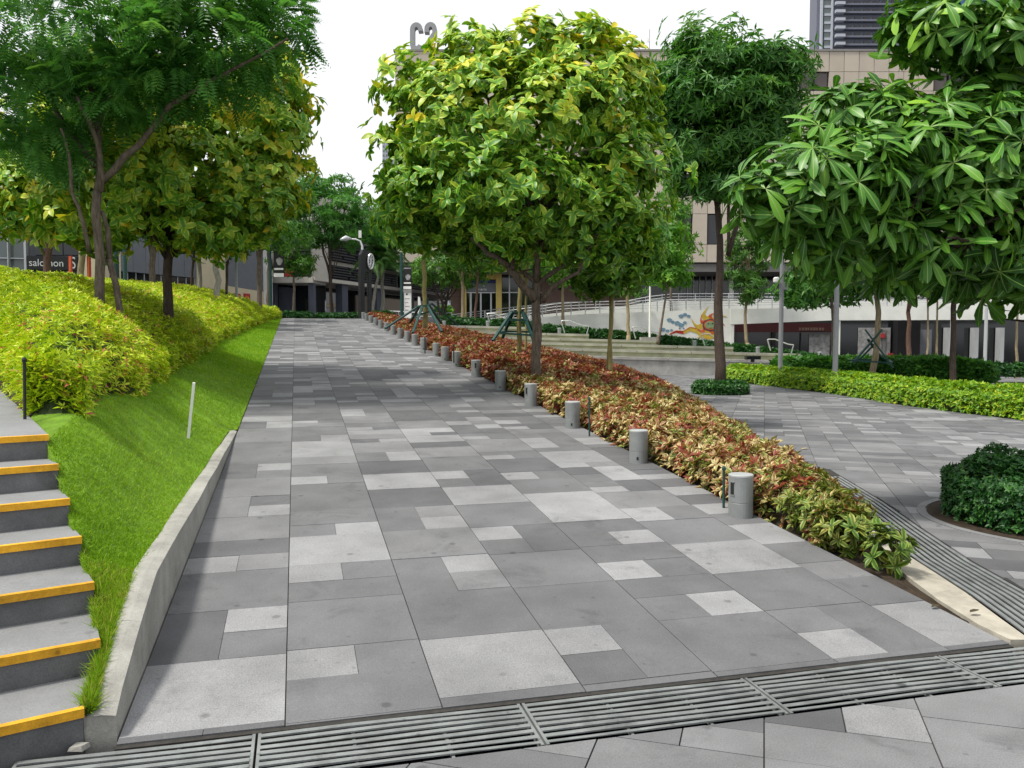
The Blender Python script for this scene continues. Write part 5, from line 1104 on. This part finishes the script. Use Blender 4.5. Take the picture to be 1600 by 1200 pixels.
# ---- grey clad building on the left
FG = Fac((120, 42), (425, 56)); gy = thing('grey_building', (*FG.pt(8, 0)[:2], 0), 'grey metal clad building with cream bays left of the ramp', 'building'); ug = lambda x: FG.uz(x, 500)[0]; zg = lambda y: FG.uz(184, y)[1]
FG.box(MB(), ug(120), ug(425), 0, zg(270), -8, -.3).build('wall', M['louvback'], gy)
for i, x in enumerate(range(150, 308, 20)): FG.box(MB(), ug(x) + .01, ug(min(x + 20, 308)) - .01, zg(423), zg(372), -.28, 0).build('panel', M['greyclad'], gy); FG.box(MB(), ug(x) + .01, ug(min(x + 20, 308)) - .01, zg(371), zg(270), -.28, 0).build('panel', M['greyclad'], gy)
FG.box(MB(), ug(150), ug(308), zg(475), zg(424), -.28, -.1).build('window_band', M['glassd'], gy)
for x in range(150, 308, 13): FG.box(MB(), ug(x), ug(x + .8), zg(475), zg(424), -.1, -.05).build('mullion', M['alum'], gy)
FG.box(MB(), ug(150), ug(308), zg(441), zg(440), -.1, -.04).build('transom', M['alum'], gy)
FG.box(MB(), ug(309), ug(351), 0, zg(320), -.28, .12).build('bay', M['cream'], gy); FG.poly(MB(), [(351.5, 446), (425, 458), (425, 530), (351.5, 530)], -.28, .02).build('bay', M['cream'], gy)
FG.poly(MB(), [(351.5, 300), (425, 330), (425, 457.6), (351.5, 445.6)], -.28, .0).build('panel', M['greyclad'], gy)
for x in (365, 380): part(FG, 'wall_sign', 'red', gy, x, x + 9, 458.5, 471, .02, .1); part(FG, 'sign_print', 'orange', gy, x + 2, x + 6, 462, 464, .1, .11)
FG.box(MB(), ug(412), ug(421), 0, zg(330), .02, .3).build('pier', M['white'], gy)
# ---- glass fronted shop at the far left
FL = Fac((-160, 33), (150, 35)); gs = thing('corner_shop', (*FL.pt(5, 0)[:2], 0), 'glass cornered shop with a black salomon sign above the yellow mound', 'shop')
part(FL, 'wall', 'cream', gs, -160, 150, 230, 326, -6, .3); part(FL, 'wall', 'signgrey', gs, 40, 122, 326, 470, -6, -.35); part(FL, 'glazing', 'glassgreen', gs, -160, 37, 328, 470, -.4, -.3)
for x in (-60, 10, 36): part(FL, 'mullion', 'alum', gs, x, x + (3.5 if x == 36 else 1.4), 326, 470, -.3, .1)
for y in (327, 398): part(FL, 'transom', 'alum', gs, -160, 37, y, y + 1.6, -.3, -.1)
for x0, x1 in ((50, 69), (71, 94), (96, 118)): part(FL, 'window', 'glassd', gs, x0, x1, 334, 397, -.35, -.25)
part(FL, 'sign_board', 'black', gs, 43, 122, 400, 421, -.35, .15); text_part(FL, 'salomon', 'letter', gs, 47, 100, 405, 416, .15); text_part(FL, 'S', 'letter', gs, 112, 119, 402, 420, .15); part(FL, 'pier', 'cream', gs, 122.5, 148, 326, 470, -6, .2)
for lb, x in (('narrow orange red banner left of the tan tree trunk', 107), ('narrow orange red banner right of the tan tree trunk', 136)):
    F_ = Fac((x - 2, 31), (x + 10, 31)); b_ = thing('banner', F_.pt(*F_.uz(x, 446)), lb, 'banner', 'orange banners by the shop'); F_.pbox(MB(), x, x + 6, 400, 452, 0, .03).build('cloth', M['red'], b_); F_.poly(MB(), [(x + 2, 401), (x + 4.5, 401), (x + 4, 450), (x + 1.5, 450)], .031, .037).build('stripe', M['orange'], b_)

# ================================================================== STREET FURNITURE
def post(name, label, px, py_top, d, z0, r_, m_, cat='lamp post', group=None):
    b = gb(px, 530, d, z0); t = thing(name, b, label, cat, group); tz = float(P(px, py_top, d)[2])
    MB().tube([b, (b[0], b[1], tz)], [r_, r_ * .85], 12).build('pole', M[m_], t, smooth=False); MB().lathe(b, [(r_ * 2, 0), (r_ * 2, .03), (r_ * 1.1, .05)], 12).build('base_plate', M[m_], t); return t, b, tz
t, b, tz = post('lamp_post', 'grey lamp post with a white security camera in the plaza', 1220, 350, 27, 0, .075, 'greypole')
hd = P(1213, 436, 26.8); MB().lathe((hd[0], hd[1], hd[2] - .12), [(.07, 0), (.1, .03), (.1, .14), (.06, .18)], 14).build('camera_dome', M['white'], t); MB().bar(hd, P(1220, 436, 27), .05).build('bracket', M['greypole'], t)
bx_ = P(1226, 447, 26.9); MB().box(bx_, (.16, .12, .24)).build('control_box', M['greypole'], t)
MB().bar(P(1220, 352, 27), P(1202, 342, 26.8), .05).build('arm', M['greypole'], t); MB().lathe(P(1200, 343, 26.8), [(.05, 0), (.22, .03), (.16, .1), (.03, .14)], 14).build('lamp_head', M['alum'], t)
post('lamp_post', 'plain grey post in the lime hedge left of the crossed green props', 1306, 400, 24, 0, .08, 'greypole'); post('lamp_post', 'pale grey post left of the dark trunk near the right edge', 1487, 480, 29, 0, .07, 'alum'); post('lamp_post', 'pale grey post right of the dark trunk near the right edge', 1540, 480, 29, 0, .065, 'alum')
t, b, tz = post('lamp_post', 'thin white lamp pole standing on the terrace', 1015, 440, 40, 1.6, .05, 'white'); MB().box((b[0], b[1], 1.55), (.9, .5, .2), -yaw).build('plinth', M['bench'], t)
post('lamp_post', 'thin grey pole rising from the yellow hedge before the red wall signs', 371, 370, 34, 1.8, .06, 'greypole'); post('lamp_post', 'dark green pole right of the banner near the left tree', 198, 370, 26, 1.5, .07, 'green_pole')
# street lamp
t, b, tz = post('street_lamp', 'tall street lamp with a curved arm over the ramp end', 566, 395, 44, ZTOP, .09, 'greypole', 'street lamp')
MB().tube([P(566, 395, 44), P(566, 385, 44), P(563, 377, 44), P(556, 374, 44), P(548, 373.5, 44)], [.07, .06, .05, .045, .04], 8).build('arm', M['alum'], t)
lm = MB()
a_, b_ = P(549, 373, 44), P(532, 374.5, 43.6); lm.tube([a_, (a_ + b_) / 2 + np.array([0, 0, .06]), b_], [.05, .14, .05], 10); lm.build('lamp_head', M['alum'], t, smooth=True); MB().box(P(562.5, 366, 44), (.14, .14, .38)).build('antenna', M['white'], t)
# wheel sign
FC = Fac((558, 42), (600, 43.2)); ck = thing('sign_pylon', FC.pt(*FC.uz(565, 497)), 'black angular sign pylon holding a large spoked wheel', 'sign')
u_, z_ = FC.uz(578, 419)
FC.poly(MB(), [(562, 500), (562, 398), (566, 390), (568, 390), (568, 500)], -.12, .1).build('post', M['black'], ck); FC.poly(MB(), [(568.2, 391), (577, 392), (581, 400), (581, 416), (577, 424), (568.2, 425)], -.1, .08).build('housing', M['black'], ck); FC.poly(MB(), [(575, 425.2), (580, 425.2), (580, 500), (575, 500)], -.1, .05).build('post', M['black'], ck)
ring = [FC.uz(576.5 + 4.2 * math.cos(a), 409 - 11.5 * math.sin(a)) for a in np.linspace(0, 2 * math.pi, 29)]
MB().tube([FC.pt(u, z, .16) for u, z in ring], .045, 6, cap=False).build('wheel_rim', M['steel'], ck)
for a in np.linspace(0, math.pi, 6)[:-1]: MB().bar(FC.pt(*FC.uz(576.5 + 4 * math.cos(a), 409 - 11 * math.sin(a)), .15), FC.pt(*FC.uz(576.5 - 4 * math.cos(a), 409 + 11 * math.sin(a)), .15), .03).build('spoke', M['steel'], ck)
# pole banners
def pole_banner(label, pxp, x0, x1, y0, y1, d, z0, ytop):
    t, b, tz = post('banner_pole', label, pxp, ytop, d, z0, .085, 'green_pole', 'banner pole'); F_ = Fac((x0 - 3, d), (x1 + 3, d)); h_ = y1 - y0
    bn = F_.pbox(MB(), x0, x1, y0, y1, -.02, .02).build('banner', M['black'], t)
    F_.pbox(MB(), x0 + .3, x1 - .3, y1 - h_ * .13, y1 - .3, .021, .026).build('print_strip', M['white'], bn); F_.pbox(MB(), x0 + 1, x1 - 1, y1 - h_ * .30, y1 - h_ * .24, .021, .026).build('print_strip', M['white'], bn)
    cx, cy, w_ = (x0 + x1) / 2 + 1, y0 + h_ * .48, (x1 - x0)
    F_.poly(MB(), [(cx + w_ * .3 * math.cos(a) * (1 + .2 * math.sin(3 * a)), cy - h_ * .13 * math.sin(a)) for a in np.linspace(0, 6.283, 13)[:-1]], .021, .026).build('print_portrait', M['poster'], bn)
    F_.pbox(MB(), x0 + .8, x1 - .8, y0 + h_ * .07, y0 + h_ * .11, .021, .025).build('print_strip', M['poster'], bn)
    MB().bar(P(pxp, y0 + .5, d), P((x0 + x1) / 2, y0 + .5, d), .03).build('bracket', M['green_pole'], t); MB().bar(P(pxp, y1 - .5, d), P((x0 + x1) / 2, y1 - .5, d), .03).build('bracket', M['green_pole'], t)
pole_banner('green pole with a black portrait banner beside the left trees', 185, 170.5, 183, 394, 441, 27, 1.5, 360); pole_banner('green pole with a black portrait banner before the red panel', 424, 427.5, 444, 386, 433, 41, ZTOP - .2, 370); pole_banner('dark pole with a black portrait banner near the white pylon', 628, 630, 643, 416, 452, 44, 2.2, 395)
FP = Fac((625, 44), (650, 44)); pn = thing('sign_pylon', FP.pt(*FP.uz(636, 498)), 'tall white information pylon beside the black banner', 'sign'); FP.pbox(MB(), 631, 642, 457, 499, -.3, 0).build('body', M['white'], pn); FP.pbox(MB(), 629.5, 642.5, 452.5, 457, -.32, .03).build('header', M['poster'], pn); FP.pbox(MB(), 634.5, 637, 458.5, 461, .001, .006).build('print_mark', M['black'], pn)
for k in range(4): FP.pbox(MB(), 633, 640 - (k % 2) * 2, 466 + k * 6, 467.2 + k * 6, .001, .006).build('print_line', M['poster'], pn)
FQ = Fac((650, 60), (662, 60)); q_ = thing('sign_board', FQ.pt(*FQ.uz(655, 497)), 'small leaning white sign board behind the staked tree', 'sign'); FQ.poly(MB(), [(653, 463), (656, 464), (658, 480), (656, 500), (653, 500)], -.1, 0).build('panel', M['white'], q_)
# low steel railings at the ramp top
for lb, x0, x1, y0, d in (('low steel railing right of the ramp top hedge', 604, 632, 486, 45), ('low steel railing behind the white pylon', 643, 706, 488, 48), ('low steel railing before the shop doors', 770, 830, 492, 49)):
    a, b = P(x0, y0, d), P(x1, y0 + 1, d); t = thing('railing', (a + b) / 2 - np.array([0, 0, .5]), lb, 'railing'); MB().tube([a, b], .03, 6).build('rail', M['steel'], t); MB().tube([a - np.array([0, 0, .22]), b - np.array([0, 0, .22])], .022, 6).build('rail', M['steel'], t)
    for k in range(4): p = a + (b - a) * k / 3; MB().bar(p, p - np.array([0, 0, .62]), .045).build('post', M['steel'], t)
# bent handrails at the ends of the terrace steps
for lb, x0, y0, x1, y1, d, hh in (('bent steel handrail at the left of the terrace, above the green A-frame', 761, 490, 796, 498, 43, 16), ('bent steel handrail just right of the main tree trunk', 877, 501, 920, 510, 41.5, 19), ('bent steel handrail beside the white lamp pole', 988, 511, 1031, 520, 40.5, 18), ('bent steel handrail under the sun mural', 1096, 522, 1128, 529, 39.5, 18), ('bent steel handrail right of the plaza tree', 1199, 530, 1240, 539, 37.5, 18)):
    pts = [P(x0 + 5, y0 + hh, d), P(x0, y0 + 1, d), P(x0 + 2, y0, d), P(x0 + 12, y0, d), P((x0 + x1) / 2 + 4, y0 + 5, d), P(x1 - 8, y1 - 1, d), P(x1, y1, d), P(x1 - 4, y1 + hh * .75, d)]
    t = thing('handrail', (pts[0] + pts[-1]) / 2, lb, 'handrail', 'bent handrails at the terrace'); MB().tube(pts[1:7], .028, 6).build('rail', M['steel'], t); MB().tube(pts[:2], .026, 6).build('leg', M['steel'], t); MB().tube(pts[6:], .026, 6).build('leg', M['steel'], t)
for x, y, d, lb in ((694, 506, 42.3, 'under the leftmost handrail'), (762, 506, 42.3, 'behind the green A-frame'), (874, 517, 41.2, 'right of the main trunk'), (1085, 537, 38.8, 'under the sun mural'), (1184, 547, 37.6, 'right of the plaza tree'), (1281, 555, 36.6, 'at the end of the dark hedge')):
    p = P(x, y, d); t = thing('light_stub', (p[0], p[1], p[2] - .2), 'small grey light stub on the terrace %s' % lb, 'bollard', 'light stubs on the terrace'); MB().lathe((p[0], p[1], p[2] - .2), [(.09, 0), (.09, .3), (.08, .31)], 14).build('body', M['boll'], t); MB().lathe((p[0], p[1], p[2] + .112), [(.095, 0), (.095, .03), (.08, .04)], 14).build('cap', M['bolltop'], t)
p = P(1176, 559, 35.6); t = thing('floodlight', (p[0], p[1], p[2] - .15), 'low black floodlight box on the lowest terrace lawn', 'light'); MB().box(p, (.62, .3, .16), -yaw).build('housing', M['black'], t); MB().box(p - np.array([0, 0, .13]), (.12, .12, .12)).build('foot', M['black'], t); MB().box(p - fh * .152, (.56, .006, .11), -yaw).build('lens', M['glassd'], t)
# tree props of green angle iron
def prop(label, c, z0, legs, rings, group='green iron tree props'):
    t = thing('tree_prop', (c[0], c[1], z0), label, 'tree prop', group)
    for a, b in legs: MB().bar(a, b, .075, .05).build('leg', M['green_iron'], t)
    for a, b in rings: MB().bar(a, b, .085, .05).build('brace', M['green_iron'], t)
c = P(663, 490, 28); zb = 1.55
foot = [P(602, 513, 26.5), P(645, 520, 25.8), P(690, 518, 25.8), P(716, 508, 28.5), P(690, 505, 30), P(640, 505, 30)]; tpz = [P(652, 480, 27.9), P(660, 478, 27.8), P(668, 478, 27.8), P(674, 474, 28), P(670, 476, 28.2), P(656, 478, 28.2)]
prop('wide spider legged green iron prop around the olive trunk', c, zb, list(zip(tpz, foot)), [(tpz[i], tpz[(i + 1) % 6]) for i in range(6)] + [(P(646, 494, 27.8), P(682, 484, 27.8)), (P(668, 466, 28), P(669, 480, 28))])
c = P(809, 520, 22)
A4 = [P(800, 487, 21.85), P(816, 487, 21.85), P(817, 487, 22.2), P(802, 487, 22.2)]; B4 = [P(770, 532, 21.2), P(836, 537, 21.2), P(840, 530, 22.8), P(785, 528, 22.8)]
at_ = lambda a, b, f_: a + (b - a) * f_
prop('green iron A-frame prop with rungs around the slim trunk', c, .72, list(zip(A4, B4)), [(at_(A4[i], B4[i], f_), at_(A4[(i + 1) % 4], B4[(i + 1) % 4], f_)) for f_ in (.02, .28, .74) for i in range(4)])
pd = 25.6; c = P(1363, 560, 26)
prop('crossed green iron prop around the crooked pale trunk', c, .0, [(P(1378, 515, pd), P(1332, 568, pd)), (P(1352, 515, pd), P(1396, 575, pd - .3)), (P(1374, 530, 26.4), P(1340, 565, 26.8)), (P(1356, 530, 26.4), P(1384, 568, 26.8))], [(P(1330, 563, pd), P(1393, 567, pd)), (P(1340, 562, 26.8), P(1388, 562, 26.8)), (P(1330, 563, pd), P(1340, 562, 26.8)), (P(1393, 567, pd), P(1388, 562, 26.8))])
# small stakes and markers
a = P(294, 674, 7.55); b = P(303, 598, 7.5); t = thing('marker_post', a, 'thin leaning white marker post standing in the lawn', 'post'); MB().bar(a - np.array([0, 0, .06]), b, .034, .022).build('post', M['white'], t)
for lb, x, y0, y1, d, m_ in (('thin black garden stake at the near corner of the yellow mound', 38, 566, 640, 5.9, 'black'), ('thin dark green irrigation stake beside the nearest bollard', 1131, 735, 770, 6.75, 'green_pole'), ('thin dark irrigation stake beside the third nearest bollard', 921, 625, 668, 9.9, 'green_pole'), ('thin dark irrigation stake in the red hedge near the seventh bollard', 709, 540, 556, 17.6, 'black'), ('thin dark irrigation stake in the red hedge near the ninth bollard', 664, 528, 543, 20.5, 'black')):
    a, b = P(x, y1, d), P(x, y0, d); t = thing('garden_stake', a, lb, 'stake'); MB().tube([a - np.array([0, 0, .15]), b], .011 if d < 10 else .014, 8).build('rod', M[m_], t); MB().lathe((b[0], b[1], b[2]), [(.016, 0), (.018, .02), (.01, .035)], 8).build('nozzle', M[m_], t)
# fallen leaves
for lb, x, y, z, s_ in (('dry curled tan leaf lying on the lawn edge of the ramp', 393, 604, 'r', .14), ('pale yellow fallen leaf lying on the right plaza', 1252, 703, 0, .13), ('small pale fallen leaf on the far plaza paving', 1183, 637, 0, .12), ('brown dry leaf lying under the tip of the red bed', 1305, 845, .08, .12), ('tiny dark dead leaf on the ramp near the right corner', 1455, 952, 'r', .07), ('thin dark dead leaf lying on the cream kerb', 1515, 960, .03, .08)):
    if z == 'r': d_ = ray(x, y); tq = (-SLOPE * Y0 - EYE) / (d_[2] - SLOPE * d_[1]); p = CAM + tq * d_
    else: p = G0(x, y, z)
    nl = 1; o = leaf_obj('fallen_leaf', np.array([p + np.array([0, 0, .012])]), np.array([[1.0, .2, 0]]), np.array([[0, 0, 1.0]]), s_, s_ * .45, rng.random(1), M['lf_dry'] if 'dark' not in lb else M['twig'], None, T8, -.06, .35, kind=None); tag(o, lb, 'leaf')
